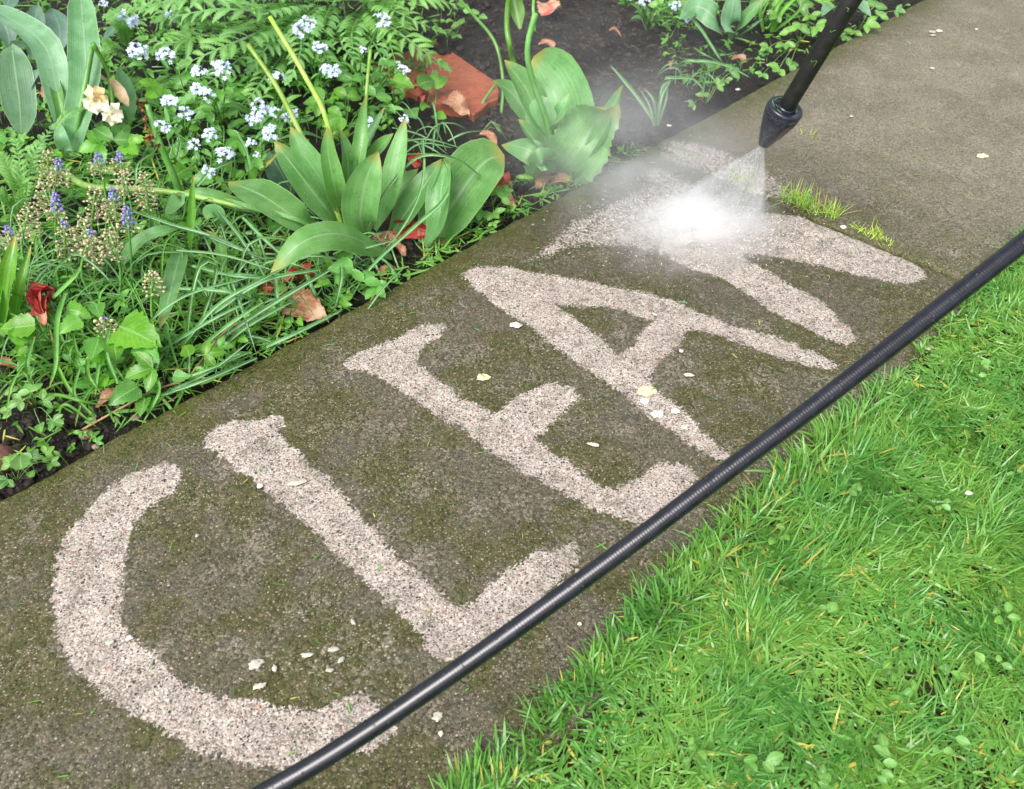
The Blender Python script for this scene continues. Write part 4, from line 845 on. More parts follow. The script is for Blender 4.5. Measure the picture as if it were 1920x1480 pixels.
weed("pale seedling between the fallen bloom and the brown leaves", (985, 352), [(984,335,.01,0,-16,20,3),(960,350,.0,-14,0,14,3)], mat='weed')
weed("tall single-leaved seedling on bare soil at lower left", (48, 890), [(40,880,.02,-4,-50,46,1),(55,895,.01,10,-14,20,1)], mat='weed')
weed("patch of small weeds at the path edge in the left corner", (30, 900), [(20,870,.0,-14,-14,26,3),(60,860,.0,10,-20,24,3),(84,850,.0,16,-10,20,3),(14,900,.0,-10,10,28,3),(96,868,.0,16,6,20,3)], mat='weed')
weed("sprawling small-leaved weed on bare soil under the bulb leaves", (70, 770), [(56,735,.02,-10,-24,28,3),(40,752,.01,-24,10,26,3),(80,750,.02,20,-6,26,3),(75,795,.0,4,24,26,1),(100,790,.0,24,8,26,3),(20,770,.0,-24,0,24,3),(60,700,.03,-4,-24,22,1),(24,735,.01,-10,-10,18,3)], mat='weed')
weed("dense low weeds along the upper path edge by the lance", (1500, 80), [(1480,60,.01,-14,-14,24,3),(1470,84,.0,10,16,24,3),(1440,90,.0,-16,6,22,3),(1500,55,.015,16,-10,26,3),(1530,50,.01,20,8,26,3),(1460,130,.0,-14,8,26,3),(1480,125,.0,16,-4,24,3),(1430,140,.0,-10,10,18,3)], mat='weed')
weed("spreading weed overhanging the path right of the lance", (1610, 50), [(1600,60,.01,-10,14,22,3),(1625,45,.02,20,6,26,3),(1650,30,.01,20,-10,22,3),(1585,70,.0,-14,12,22,3),(1680,20,.01,20,4,18,3),(1640,12,.02,14,-20,28,3)], mat='weed')
weed("leafy weeds at the top edge behind the young tulip", (1480, 10), [(1470,0,.03,-20,-10,30,3),(1500,10,.02,20,0,30,3),(1520,30,.02,14,14,24,3),(1455,30,.02,-14,10,22,3),(1540,6,.03,20,-10,30,3),(1290,4,.03,-10,-20,26,3),(1240,10,.03,-20,0,26,3)], mat='weed')
weed("soft weed hugging the soil behind the lone striped tuft", (1325, 190), [(1318,180,.0,-10,-14,18,3),(1345,160,.0,16,-4,20,3),(1360,150,.0,10,12,18,3),(1300,196,.0,-16,6,16,3),(1370,136,.01,20,-10,24,3),(1340,130,.01,-14,-10,18,3)], mat='weed')
weed("small twin seedlings on bare soil near the top feathery plant", (880, 50), [(882,24,.02,10,-16,22,3),(862,46,.015,-16,-6,22,3),(855,66,.0,-10,10,18,3),(900,30,.02,14,6,18,1)], mat='weed')

# ------------------------------------------------------------------ undergrowth nobody could count
def inpoly(p, poly):
    ins = np.zeros(len(p), bool); poly = np.asarray(poly, float)
    for A, B in zip(poly, np.roll(poly, -1, 0)):
        ins ^= ((A[1] > p[:, 1]) != (B[1] > p[:, 1])) & (p[:, 0] < (B[0] - A[0]) * (p[:, 1] - A[1]) / (B[1] - A[1] + 1e-9) + A[0])
    return ins
def scatter(poly, n):
    poly = np.asarray(poly, float); lo, hi = poly.min(0), poly.max(0); q = R.uniform(lo, hi, (n * 5, 2)); return q[inpoly(q, poly)][:n]
UA = [(-300,-60),(880,-60),(850,60),(770,150),(745,215),(700,270),(600,250),(500,330),(420,340),(300,310),(250,330),(0,330),(-300,330)]
UB = [(-300,330),(260,300),(450,330),(520,440),(620,500),(700,520),(640,575),(480,655),(330,730),(250,760),(120,700),(-300,690)]
UC = [(-60,690),(120,700),(280,770),(270,800),(100,870),(0,915),(-60,940)]
UD = [(1180,-60),(1720,-60),(1700,10),(1640,50),(1480,128),(1400,160),(1320,185),(1250,120),(1220,40)]
UE = [(850,410),(930,350),(1000,330),(1010,370),(940,415),(880,450),(840,470)]
def undergrowth():
    lb, gb = MB(), MB()
    for poly, n, zmax, sz in ((UA, 1500, .03, (.013, .027)), (UB, 430, .035, (.012, .026)), (UC, 60, .004, (.006, .013)), (UD, 150, .012, (.008, .017)), (UE, 26, .004, (.006, .012))):
        q = scatter(poly, n); z = -.02 + R.random(len(q)) * zmax
        for (x, y), zz in zip(q, z):
            c = P(x, y, zz); _, v_ = uv_of(c)
            if v_ < .012: continue
            a = R.uniform(0, 6.28); d = np.array([math.cos(a), math.sin(a), R.uniform(-.1, .4)])
            compound(lb, c, d, R.uniform(*sz), facev(.45), 3 if R.random() < .6 else 1, wr=.62, petiole=[c - np.array([d[0] * .01, d[1] * .01, .015 + max(0, zz + .02) * .5]), c])
    Bs = []
    for poly, n, hmax in ((UA, 1700, 1.), (UB, 3000, 1.), (UC, 90, .5), (UD, 420, .6), (UE, 60, .5)):
        q = scatter(poly, n); B = PV(q, -.028); u_, v_ = uv_of(B); B = B[v_ > .01]; Bs.append(np.concatenate([B, np.full((len(B), 1), hmax)], 1))
    u_ = R.uniform(-1.05, -.02, 520); keep_ = noise(np.stack([u_, 0 * u_], -1), 21) > -.5; u_ = u_[keep_]; E_ = at_uv(u_, R.uniform(.006, .035, len(u_)), -.03 + 0 * u_); Bs.append(np.concatenate([E_, np.full((len(E_), 1), .75)], 1))
    for u0_, v0_ in zip(R.uniform(-1.0, -.05, 130), R.uniform(.012, .05, 130)):
        if noise(np.array([[u0_, 0.]]), 17)[0] < -.35: continue
        c = at_uv(np.array([u0_]), np.array([v0_]), np.array([-.014 + R.random() * .012]))[0]; a = R.uniform(0, 6.28); compound(lb, c, np.array([math.cos(a), math.sin(a), .15]), R.uniform(.007, .015), facev(.4), 3 if R.random() < .7 else 1, wr=.65, petiole=[c - np.array([0, 0, .016]), c])
    B = np.vstack(Bs); n = len(B); rn = R.random(n); rn = np.where(R.random(n) < .05, 1.3, rn * .9)
    o = build(lb, "undergrowth", M['bright']); tag(o, "mass of low green leaves covering the soil between plants", "undergrowth", kind="stuff")
    V, Q, T, L = blades(B[:, :3], R.uniform(0, 6.28, n), R.uniform(.03, .085, n) * B[:, 3], R.uniform(.0016, .004, n), np.abs(R.normal(.5, .35, n)), R.uniform(.3, 1.4, n), rn, (0, .2, .4, .6, .8, 1.))
    gb.add(V, Q, T, L); tag(build(gb, "bed_grass", M['grass']), "thin grassy blades growing through the flower bed", "grass", kind="stuff")
undergrowth()

# ------------------------------------------------------------------ soil crumbs, clippings and small litter
def litter():
    b = MB(); q = np.vstack([scatter([(-60,640),(300,700),(290,800),(0,940),(-60,960)], 700), scatter([(860,-40),(1220,-40),(1300,120),(1420,140),(1240,250),(1100,330),(900,440),(840,470),(780,470),(900,300),(900,200),(800,240)], 7000), scatter(UB, 500)])
    for x, y in q:
        c = P(x, y, -.03); u_, v_ = uv_of(c)
        if v_ < .012: continue
        c[2] = float(soil_h(c[None, :2])[0]) - (.012 * math.exp(-v_ / .02)); blob(b, c, np.exp(R.normal(-6.05, .6)) * np.array([1, 1, .7]), 1, .3)
    q = np.vstack([scatter([(-60,660),(280,740),(250,800),(0,930),(-60,950)], 60), scatter([(870,-40),(1220,-40),(1300,110),(1240,230),(1100,320),(900,430),(840,460),(900,300),(900,200)], 620), scatter([(560,500),(900,380),(840,470),(640,570)], 60)])
    for x, y in q:
        c = ground(x, y); u_, v_ = uv_of(c)
        if v_ > .02: r_ = R.uniform(.0025, .009); blob(b, c, r_ * np.array([1, R.uniform(.6, 1), .55]), 3, .3)
    tag(build(b, "soil_crumbs", M['crumb']), "loose dark crumbs of soil scattered over the bed", "soil crumbs", kind="stuff")
    b = MB(); n = 330; u = R.uniform(-1.4, .9, n); v = -R.uniform(.02, W, n) ; B = at_uv(u, v, .0025 + 0 * u)
    V, Q, T, L = blades(B, R.uniform(0, 6.28, n), R.uniform(.004, .017, n), R.uniform(.0007, .0016, n), np.full(n, 1.5), R.normal(0, .1, n), np.where(R.random(n) < .14, 1.3, R.random(n)))
    b.add(V, Q, T, L); tag(build(b, "grass_clippings", M['grass']), "short loose grass clippings lying over the concrete path", "clippings", kind="stuff")
    b = MB(); q = scatter([(870,-40),(1250,-40),(1400,150),(1240,250),(1120,330),(900,440),(860,300),(930,150)], 320)
    for x, y in q:
        c = ground(x, y) + np.array([0, 0, .002]); d = nrm(np.array([R.normal(), R.normal(), .1])); L_ = R.uniform(.006, .028); tube(b, [c - d * L_ / 2, c + np.array([0, 0, .003]), c + d * L_ / 2], .0004, 4, res=5)
    tag(build(b, "straw_bits", M['brownstem']), "thin dry bits of straw strewn on the bare soil", "straw", kind="stuff")
litter()

# ------------------------------------------------------------------ red tile, stones, fallen petals and dead leaves
def prism(mb, outline, z0, z1, tilt=(0, 0)):
    p = np.array([P(x, y, z1) for x, y in outline]); m = p.mean(0); p[:, 2] += (p[:, :2] - m[:2]) @ np.array(tilt)
    q = m + (p - m) * .985; q[:, 2] = p[:, 2]; pl = p.copy(); pl[:, 2] -= .0015; lo = p.copy(); lo[:, 2] = z0; n = len(p); j = np.arange(n); k = (j + 1) % n
    mb.add(np.vstack([q, pl, lo, [q.mean(0)]]), np.vstack([np.stack([n + j, n + k, k, j], 1), np.stack([2 * n + j, 2 * n + k, n + k, n + j], 1)]), np.stack([j, k, np.full(n, 3 * n)], 1))
b = MB(); prism(b, [(700,112),(760,88),(815,66),(860,100),(905,136),(926,152),(936,172),(934,190),(915,198),(905,210),(888,222),(860,214),(800,190),(745,160)], -.06, -.012, (.02, -.04))
tag(build(b, "clay_tile", M['tile'], smooth=False), "broken red clay tile half buried in the dark soil", "tile")
def stone(label, x, y, r, z=-.02, mat='stone', rz=.7):
    b = MB(); c = P(x, y, z); c[2] = z; blob(b, c, np.array([r, r * .8, r * rz]), 3, .14); return tag(build(b, "stone", M[mat]), label, "stone", "stones in the bed")
stone("big smooth reddish stone cut by the left picture edge", -12, 862, .026, -.018, 'rstone')
stone("small tan stone on bare soil near the path edge", 163, 815, .009, -.022)
stone("little reddish stone beside the curved yellow leaf end", 218, 786, .0045, -.024, 'rstone')
stone("grey pebble in the soil close to the path edge", 255, 785, .008, -.026)
stone("pale pebble at the path edge nearest the lower left soil", 180, 838, .005, -.026)
stone("dark clod shaped stone beside the sprawling tulip leaf", 862, 402, .010, -.026, 'rstone')
def deadleaf(label, x, y, L_, dirpx, w=.6, z=-.012, mat='dead', name="dead_leaf", cat="dead leaf", group="fallen brown leaves", prof='heart', cup=.5):
    b = MB(); c = P(x, y, z); d = P(x + dirpx[0], y + dirpx[1], z) - c; d = nrm(d); l = px2m(L_, c); f = nrm(np.array([R.normal(0, .3), -.25 + R.normal(0, .2), 1]))
    leaf(b, [c - d * l * .5 + np.array([0, 0, .001]), c + np.array([0, 0, .006 + .004 * R.random()]), c + d * l * .5], l * w, prof, face=f, cup=cup, wave=.13, nu=13, nv=19, tooth=.16)
    return tag(build(b, name, M[mat]), label, cat, group)
deadleaf("crumpled orange-brown leaf touching the path edge below the big tulip", 580, 588, 96, (30, 14), .85, -.006)
deadleaf("small dark brown leaf just left of the crumpled one", 552, 565, 52, (-10, -20), .8, -.014)
deadleaf("curled tan leaf leaning against the broken red tile", 858, 204, 84, (30, 20), .62, -.004)
deadleaf("brown leaf under the base of the big tulip", 712, 456, 66, (-20, -10), .75, -.012)
deadleaf("darker brown leaf between big tulip base and path", 742, 468, 56, (22, 12), .6, -.012)
deadleaf("brown leaf below the arching thin dark leaves", 700, 484, 40, (-12, 20), .8, -.014)
deadleaf("curled brown leaf beneath an oval green leaf at lower left", 216, 752, 70, (-26, 8), .7, -.010)
deadleaf("brown leaf pinned below the tulip near the spray", 1022, 345, 62, (-16, 12), .8, -.012)
deadleaf("reddish brown leaf poking out beside the slab near the spray", 1056, 345, 48, (24, 0), .55, -.01)
deadleaf("small curled brown leaf behind the sprawling tulip tip", 915, 264, 50, (24, 10), .55, -.008)
deadleaf("brown leaf in the shade under the striped leaves", 452, 626, 62, (30, -14), .6, -.012)
deadleaf("dark brown leaf by the brown runner stem", 440, 640, 54, (-14, 18), .8, -.014)
deadleaf("russet leaf at the left edge under the rounded leaf", 18, 690, 44, (20, 4), .7, -.012)
deadleaf("orange leaf on soil beside the arching upper leaves", 1386, 118, 28, (14, 2), .9, -.012)
deadleaf("pink-brown leaf bit left of the upper weeds", 1348, 165, 20, (8, 8), .9, -.014)
deadleaf("small brown leaf at the path edge above the spray", 1314, 186, 16, (6, 6), .9, -.014)
deadleaf("dry brown leaf on bare soil right of the tall stalk", 1024, 86, 34, (-24, -4), .5, -.016)
deadleaf("little curled leaf near the leafy plant at the top", 1152, 66, 34, (20, 6), .6, -.012)
deadleaf("thin dry leaf standing left of the upper striped leaves", 1258, 124, 44, (-2, 26), .35, -.004)
deadleaf("brown leaf under the first feathery plant", 232, 42, 50, (24, -6), .5, .0)
deadleaf("reddish leaf in shade behind the top left tulip", 86, 178, 50, (-12, -10), .5, .0)
for lab, x, y, d, L_ in (("dark brown dead leaf lying beside the sprawling tulip base", 826, 462, (10, 8), 28), ("brown leaf fragment half under the path-edge weed", 728, 514, (16, -4), 34)): deadleaf(lab, x, y, L_, d, .7, -.016)
deadleaf("faded orange and pink petal on bare soil at the top edge", 1028, 16, 62, (12, 40), .8, -.004, 'faded', "fallen_petal", "petal", "fallen tulip petals", 'petal', .25)
def bloom(label, x, y, L_, d, n=3, z=-.004, w=.55, tail=False):
    t = thing("fallen_bloom", label, "flower", P(x, y, -.02), "fallen red tulip blooms"); c0 = P(x, y, z); ax = nrm(P(x + d[0], y + d[1], z) - c0); l = px2m(L_, c0) * 1.18
    for k in range(n):
        b = MB(); j = R.normal(0, .07, 3); dd = nrm(ax + j); f = nrm(nrm(CAM - c0) + R.normal(0, .4, 3))
        a = c0 - ax * l * .5
        leaf(b, [a, a + dd * l * .5 + np.array([0, 0, .005]) + f * .003, a + dd * l], l * w * 1.15, 'petal', face=f, cup=.5, wave=.17, nu=15, nv=23, tooth=.10)
        build(b, "petal", M['red'], t)
    if tail: b = MB(); leaf(b, [c0 - ax * l * .4, c0 - ax * l * .75 + np.array([0, 0, .002]), c0 - ax * l * 1.05], l * .26, 'strap', cup=.5, wave=.05); build(b, "pale_petal_base", M['faded'], t)
bloom("withered dark red bloom standing among leaves at the left edge", 76, 572, 58, (-6, -30), 4, .045, .6, True)
bloom("small bright red bloom beside the big tulip base", 719, 402, 36, (8, -20), 3, .0, .7)
bloom("long red and orange bloom lying under the sprawling tulip leaf", 775, 433, 62, (-30, -4), 3, -.004, .5)
bloom("red and yellow fallen bloom on soil near the path edge", 940, 350, 66, (-18, -34), 3, -.004, .42, True)
bloom("dark red bloom hidden below the curling bottom leaf", 556, 518, 50, (24, -10), 2, .0, .4)
bloom("scrap of dark red bloom left of the striped clump base", 504, 540, 34, (-14, 10), 2, -.006, .5)
bloom("red bloom upright at the corner of the clay tile", 794, 172, 36, (2, -20), 3, .012, .75, True)
bloom("dark red scrap behind the arching thin leaves", 776, 302, 34, (16, 12), 2, -.006, .45)
bloom("narrow red scrap showing between two upright tulip leaves", 716, 322, 26, (4, -20), 1, .0, .4)
bloom("tiny maroon bud at the foot of the big tulip stalks", 632, 404, 18, (-3, -12), 2, .02, .6)
t = None
b = MB(); tube(b, pts3([(154,806,-.018),(230,764,-.004),(300,728,.0),(351,709,.0),(400,645,.01),(438,606,.02)]), [.0016, .0011], 6); tag(build(b, "dry_runner", M['brownstem']), "thin dry brown stem running across the lower bed", "stem")
b = MB(); tube(b, pts3([(212,774,-.015),(270,768,-.012),(320,752,-.01),(350,728,-.008)]), [.0013, .001], 6); tag(build(b, "dry_runner", M['brownstem']), "short reddish dry stem close to the path edge at lower left", "stem")

# white petals and pale pebbles on the path
CH = [(481,1243,24,18),(515,1252,13,8),(487,1286,20,12),(625,1217,20,10),(577,1228,22,7),(640,1237,14,8),(618,1257,14,7),(204,1205,14,11),(242,1196,12,14),(662,1167,13,6),(370,1004,7,7),(557,905,34,14),(488,911,12,10),(821,1343,17,15),(827,1376,10,7),(968,609,22,12),(1292,703,20,8),(1084,1071,11,9),(1054,1097,18,11),(1087,1170,7,6),(1739,653,12,8),(1748,60,13,12),(1762,58,12,10),(1750,66,10,7),(1831,55,9,5),(1748,128,8,7),(1596,218,7,9),(1442,26,8,7),(1383,168,8,8),(1254,235,8,7),(1228,590,9,6),(1277,658,9,8),(1112,834,20,8),(1170,785,22,14),(1372,1023-80,6,6),(1440,122,8,6)]
for k, (x, y, a, c_) in enumerate(CH[:33] + CH[35:]):
    p = P(x, y, .003); s = px2m(a, p); b = MB(); an = R.uniform(0, 3.1); d = np.array([math.cos(an), math.sin(an), .0]) if a < 18 else np.array([1, R.normal(0, .3), 0])
    V_, T_ = ICO[3]; X_ = V_ * (1 + .45 * noise(V_ + R.normal(size=3) * 9, 1.9))[:, None] * np.array([s * .5, s * .5 * min(1., 1.1 * c_ / a), .0009]); e_ = np.array([-d[1], d[0], 0]); b.add(p + X_[:, :1] * nrm(d) + X_[:, 1:2] * nrm(e_) + X_[:, 2:] * np.array([0, 0, 1.]), None, T_, np.stack([V_[:, 0], V_[:, 1], np.full(len(V_), R.random())], 1))
    tag(build(b, "petal_flake", M['chip']), "tiny torn white petal flake lying on the wet concrete path", "petal", "white petal flakes on the path")
for lab, x, y, a, c_, m in (("ochre yellow pebble exposed on the crossing stroke of the letter A", 1214, 734, 42, 26, 'ochre'), ("white pebble first below the ochre pebble on the letter A", 1232, 776, 26, 18, 'pebble'), ("white pebble at the right edge of the letter A leg", 1266, 771, 18, 12, 'pebble'), ("lowest white pebble on the narrow leg of the letter A", 1284, 801, 14, 10, 'pebble'),
    ("long pale pebble beside the letter E", 907, 707, 30, 17, 'ochre'), ("white pebble just under the ochre pebble on the left", 1208, 752, 20, 14, 'pebble'), ("greenish pale pebble in a shallow hollow on the far slab", 1842, 292, 26, 12, 'ochre'), ("white grit stones stuck in the path joint", 1581, 426, 14, 9, 'pebble')):
    b = MB(); p = P(x, y, .0005); s = px2m(1, p); blob(b, p, np.array([a * s * .42, c_ * s * .55, .0016]), 4, .28); tag(build(b, "pebble", M[m]), lab, "pebble", "pebbles showing in the path")

# ------------------------------------------------------------------ grass tufts in the joint of the path
def tuft(label, pts, n, ln, group="grass tufts in the path joint"):
    q = spline(np.array(pts, float), 40); k = R.integers(0, 40, n); B = PV(q[k] + R.normal(0, 1, (n, 2)) * np.array([5, 3.2]), -.001); az = R.uniform(0, 6.28, n); az = np.where(R.random(n) < .6, R.normal(.7, 1.1, n), az)
    rn = R.random(n); rn = np.where(R.random(n) < .12, 1.3, rn); V, Q, T, L = blades(B, az, R.uniform(.3, 1.25, n) * ln, R.uniform(.0008, .0018, n), np.abs(R.normal(.65, .42, n)), R.uniform(.0, .7, n), rn)
    b = MB(); b.add(V, Q, T, L); tag(build(b, "grass_tuft", M['tuft']), label, "grass tuft", group)
tuft("thickest yellow-green grass tuft growing from the path joint", [(1462,372),(1490,384),(1520,396),(1566,412)], 210, .040)
tuft("sparse pale grass tuft under the water fan in the joint", [(1370,338),(1390,346),(1408,352)], 34, .032)
tuft("low green grass tuft at the lawn end of the joint", [(1606,430),(1640,446),(1655,452)], 60, .026)
tuft("flat yellow moss-like tuft closing the joint at its lawn end", [(1600,424),(1630,440),(1665,456),(1680,466)], 90, .010)
tuft("tiny green sprig at the bed end of the joint", [(1272,294),(1288,300)], 22, .012)
tuft("flattened thin grass strand on the far slab below the nozzle", [(1490,245),(1520,258),(1550,268)], 16, .016)
# broad-leaved weeds standing in the lawn
LW = [(1466,1010+0,"pale three-leaf weed nearest the hose in the upper left of the lawn"),(1852,1240,"pale two-leaf weed right of centre in the lawn"),(1870,1140,"pale weed at the right edge of the lawn"),(1782,1258,"small pale weed left of the two-leaf one"),(1708,1298,"largest pale weed low in the lawn with leaves spread wide"),(1655,1258,"pale weed beside the largest one on its upper left"),(1645,1420,"rounded pale weed near the bottom edge of the lawn"),(1660,1435,"leafy low weed right at the bottom of the lawn"),(1780,1390,"bright oval leaf weed in the lower right lawn"),(1532,1466,"pale weed cut by the bottom edge of the picture"),(1420,1430,"pale stalked weed in the lower left lawn"),(1304,1420,"tiny bright weed at the left fringe of the lawn"),(1768,952,"clover-like weed in the middle right lawn"),(1905,885,"clover weed at the right picture edge"),(1600,930,"small clover close to the lawn's path side"),(1900,1155,"light green leaf pair against the right picture edge"),(1546,1142,"small pale weed over a dark gap in the lawn"),(1838,690,"light green weed in the upper lawn near the hose")]
for x, y, lab in LW:
    g0 = P(x, y + 14, -.016); t = thing("lawn_weed", lab, "weed", g0, "broad-leaved weeds in the lawn"); b = MB(); s0 = R.uniform(.008, .0135)
    for k in range(R.integers(3, 6)):
        a = R.uniform(0, 6.28); c = P(x, y, .014) + np.array([R.normal(0, .006), R.normal(0, .006), R.normal(0, .004)]); compound(b, c, np.array([math.cos(a), math.sin(a), .2]), s0 * R.uniform(.7, 1.2), facev(.3), 1, tooth=.1, wr=.8, petiole=[g0, c])
    build(b, "foliage", M['weed'], t)
tag_o = MB(); p = P(1816, 926, .012); leaf(tag_o, [p - np.array([.004, 0, 0]), p + np.array([0, 0, .001]), p + np.array([.005, .001, 0])], .006, 'oval'); tag(build(tag_o, "petal_flake", M['chip']), "single white petal caught on the grass of the lawn", "petal")

# ------------------------------------------------------------------ hose and lance
HOSE = [(330,1572,.52),(513,1477,.525),(653,1394,.53),(810,1289,.535),(967,1179,.54),(1185,1019,.545),(1379,872,.55),(1535,755,.553),(1725,607,.555),(1887,480,.555),(2080,328,.555),(2250,192,.55)]
HP = [PD(*q) for q in HOSE]; d0 = nrm(HP[0] - HP[1]); e0 = nrm(np.array([d0[0], d0[1], 0]))
HP = [HP[0] + e0 * .95 + np.array([.1, -.05, .0069 - HP[0][2]]), HP[0] + e0 * .6 + np.array([.03, 0, .007 - HP[0][2]]), HP[0] + e0 * .33 + np.array([0, 0, .022 - HP[0][2]]), HP[0] + d0 * .14 + np.array([0, 0, .01])] + HP
d1 = nrm(HP[-1] - HP[-2]); HP += [HP[-1] + d1 * .25 + np.array([0, 0, .02]), HP[-1] + d1 * .55 + np.array([0, 0, .09]), HP[-1] + d1 * .8 + np.array([0, 0, .22])]
c = spline(HP, 5200); seg = np.concatenate([[0], np.cumsum(np.linalg.norm(np.diff(c, axis=0), axis=1))])
b = MB(); tube(b, c, .0065 + .000045 * np.sin(seg / .0021 * 2 * math.pi), 24, res=5200)
tag(build(b, "hose", M['rubber']), "ribbed black rubber hose stretched diagonally over path and lawn", "hose")
LA, LT = PD(1597, 0, 1.004), PD(1431, 272, 1.19); ax = nrm(LT - LA); root = thing("spray_lance", "long black spray lance with a conical nozzle pointing at the path", "spray lance", LT)
LN = .067; top = LT - ax * LN
b = MB(); lathe(b, LA - ax * .42, ax, [(0, 0.001), (0, .0116), (.42 + np.linalg.norm(LT - LA) - LN + .004, .0116)], 40); build(b, "lance_tube", M['lance'], root)
b = MB(); lathe(b, top, ax, [(.004, .0118), (.0030, .0140), (.0012, .0142), (.0012, .0172), (-.0006, .0176), (-.0006, .0238), (.0004, .0250), (.0022, .0256), (.0085, .0256), (.0094, .0248), (.0104, .0248), (.0114, .0252), (.018, .0242), (.040, .0176), (.058, .0112), (LN - .004, .0092), (LN - .001, .0080), (LN, .006), (LN - .006, .0035), (LN - .012, .0005)], 56); build(b, "nozzle", M['plastic'], root)
b = MB(); lathe(b, top, ax, [(-.002, .0117), (-.002, .0122), (.0005, .0126), (.0036, .0132)], 40); build(b, "collar", M['plastic'], root)
b = MB()                                                   # bits of wet grass stuck to lance and nozzle
sx = nrm(np.cross(ax, [0, 0, 1])); sy = np.cross(sx, ax)
for k in range(15):
    f = R.random(); on = k < 7; dist = R.uniform(.0, .30) if on else .001; r = .0120 if on else R.uniform(.014, .023); a0 = R.uniform(0, 6.28) if not on else math.atan2(np.dot(CAM - LT, sy), np.dot(CAM - LT, sx)) + R.normal(0, .7); p = []
    for q in range(4):
        aa = a0 + q * R.uniform(.1, .3); p.append(top - ax * (dist + (q * R.uniform(-.003, .004) if on else .0006)) + (sx * math.cos(aa) + sy * math.sin(aa)) * r)
    leaf(b, p, .0010, 'strap', cup=.2, nu=3, nv=8)
o = build(b, "stuck_grass", M['strapg'], root); o["kind"] = "stuff"

# ------------------------------------------------------------------ water: jet, splash, drifting mist
def volume_mat(name, dens, kind, nscale=6., col=(.97, .98, 1.0), aniso=0.1, par=(1., 1.)):
    g = NG(name); tc = g.n("ShaderNodeTexCoord").outputs["Object"]; x, y, z = g.sep(tc)
    if kind == 'ball':
        r2 = g.n("ShaderNodeVectorMath", {0: tc}, operation='LENGTH').outputs["Value"]
        d = g.math('POWER', g.smooth(r2, .0, 1., 1., 0.), par[0])
    else:                                                   # fan: local z runs from the nozzle, x across the sheet
        rx = g.math('DIVIDE', g.math('ABSOLUTE', x), g.math('MULTIPLY_ADD', z, par[0], .002)); ry = g.math('DIVIDE', g.math('ABSOLUTE', y), g.math('MULTIPLY_ADD', z, par[1], .002))
        d = g.math('MULTIPLY', g.smooth(rx, .75, 1., 1., 0.), g.smooth(ry, .1, 1., 1., 0.)); d = g.math('MULTIPLY', d, g.math('DIVIDE', .05, g.math('ADD', z, .02)))
    nzv = g.n("ShaderNodeVectorMath", {0: tc}, operation='MULTIPLY'); nzv.inputs[1].default_value = (1, 1, 1) if kind == 'ball' else (34, 34, 4)
    nz = g.noise(nzv.outputs[0], nscale if kind == 'ball' else 1.5, 3, .6)
    d = g.math('MULTIPLY', d, g.math('MULTIPLY', g.smooth(nz, .34, .66, *((.08, 1.7) if kind == 'ball' else (.55, 1.35))), dens))
    v = g.n("ShaderNodeVolumePrincipled", {"Color": col, "Density": d, "Anisotropy": aniso}); g.t.links.new(v.outputs[0], g.out.inputs["Volume"]); return g.m
gdist = (0.004 - LT[2]) / ax[2]; HIT = LT + ax * gdist
spray = thing("water_spray", "white fan of pressurised water bursting on the path below the nozzle", "water spray", HIT)
def vol(name, mat, V, Q, T, M4, kind="stuff"):
    me = raw_mesh(name, np.asarray(V, float), np.asarray(Q if Q is not None else np.zeros((0, 4)), int), np.asarray(T if T is not None else np.zeros((0, 3)), int)); me.materials.append(mat)
    o = bpy.data.objects.new(name, me); C.objects.link(o); o.parent = spray; o.matrix_parent_inverse = Matrix.Identity(4); M4 = M4.copy(); M4.translation -= Vector(HIT); o.matrix_local = M4; o["kind"] = kind; o["_w"] = [0, 0, 0]; return o
# across-the-sheet direction: the fan opens along the picture's left-right on the slab
EL, ER = P(1165, 440, 0.004), P(1412, 478, 0.004)
xd = nrm((ER - EL) - ax * ((ER - EL) @ ax)); yd = np.cross(ax, xd)
h_ = gdist; kx = .5 * np.linalg.norm(ER - EL) / h_ * .95; ky = .10
rot = Matrix(((xd[0], yd[0], ax[0], LT[0]), (xd[1], yd[1], ax[1], LT[1]), (xd[2], yd[2], ax[2], LT[2]), (0, 0, 0, 1)))
FV = []; FL = h_ * 1.0
for z_ in (0.0, FL):
    for sx_, sy_ in ((-1, -1), (1, -1), (1, 1), (-1, 1)): FV.append((sx_ * (kx * z_ + .002), sy_ * (ky * z_ + .002), z_))
vol("water_jet", volume_mat("water_jet", 70., 'fan', par=(kx, ky)), FV, [(0, 3, 2, 1), (4, 5, 6, 7), (0, 1, 5, 4), (1, 2, 6, 5), (2, 3, 7, 6), (3, 0, 4, 7)], None, rot)
def ball(name, mat, c, r, yaw=0., pitch=0.):
    V, T = ICO[3]; V = V * 1.0; return vol(name, mat, V, None, T, Matrix.Translation(Vector(c)) @ Matrix.Rotation(yaw, 4, 'Z') @ Matrix.Rotation(pitch, 4, 'X') @ Matrix.Diagonal((*r, 1)))
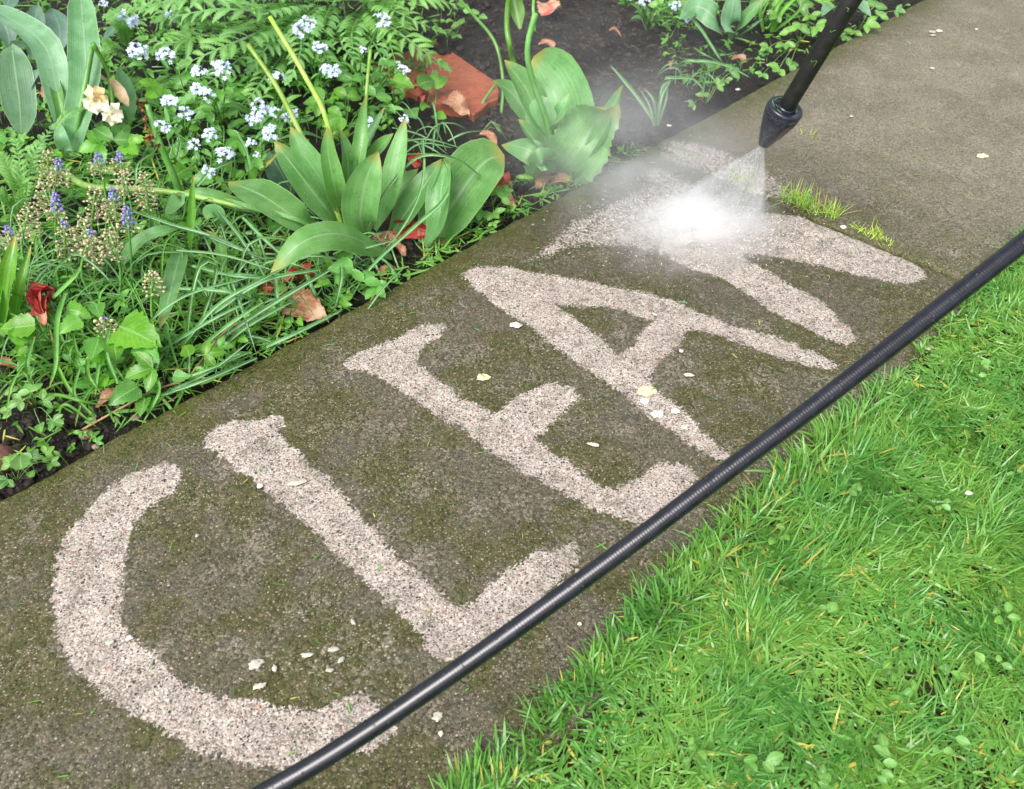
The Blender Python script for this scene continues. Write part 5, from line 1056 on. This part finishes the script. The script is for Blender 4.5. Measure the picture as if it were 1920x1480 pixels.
ball("splash_cloud", volume_mat("splash", 62., 'ball', 4.6, col=(1, 1, 1), par=(1.5, 1)), P(1300, 416, .014), (.100, .072, .048), .15)
ball("splash_cloud", volume_mat("splash_soft", 17., 'ball', 4.2, col=(1, 1, 1), par=(1.1, 1)), P(1295, 435, .02), (.18, .135, .078), .2)
ball("drifting_mist", volume_mat("mist", 2.6, 'ball', 2.2, col=(.93, .95, 1.0), par=(1., 1)), P(1190, 300, .08), (.26, .26, .17), .3)
ball("drifting_mist", volume_mat("mist_thin", .4, 'ball', 2.0, col=(.93, .95, 1.0), par=(1., 1)), P(1080, 150, .12), (.42, .34, .20), .3)
def droplets():
    b = MB(); V1, T1 = ICO[1]
    def add(c, r, d, st):
        z = nrm(d); x = nrm(np.cross(z, [.31, .2, .9])); y = np.cross(z, x); X = (V1 * np.array([r, r, r * st])) @ np.stack([x, y, z]); b.add(X + c, None, T1)
    for k in range(800):                                    # in the sheet
        f = R.random() ** .7; a = np.clip(R.normal(0, .5), -1, 1); q = LT + ax * (h_ * f) + xd * a * kx * h_ * f + yd * R.normal(0, .25) * ky * h_ * f; add(q, R.uniform(.00016, .00036), ax + xd * a * kx, R.uniform(3, 8))
    for k in range(5200):                                    # thrown up from the slab
        a, rr = R.uniform(0, 6.28), abs(R.normal(0, .07)); c = P(1285 + R.normal(0, 55), 432 + R.normal(0, 12), .004); o = np.array([math.cos(a), math.sin(a), 0]); q = c + o * rr + np.array([0, 0, abs(R.normal(0, .022)) * math.exp(-rr / .12)]); add(q, R.uniform(.00014, .0005), o + np.array([0, 0, R.uniform(-.1, .6)]), R.uniform(1, 7))
    g = NG("water_droplet"); gl = g.n("ShaderNodeBsdfPrincipled", {"Base Color": (.95, .97, 1), "Roughness": .15, "IOR": 1.33, "Transmission Weight": .35}); g.t.links.new(gl.outputs[0], g.out.inputs[0])
    o = build(b, "droplets", g.m, spray); o["kind"] = "stuff"
droplets()
for o in bpy.data.objects:
    if "_w" in o: del o["_w"]
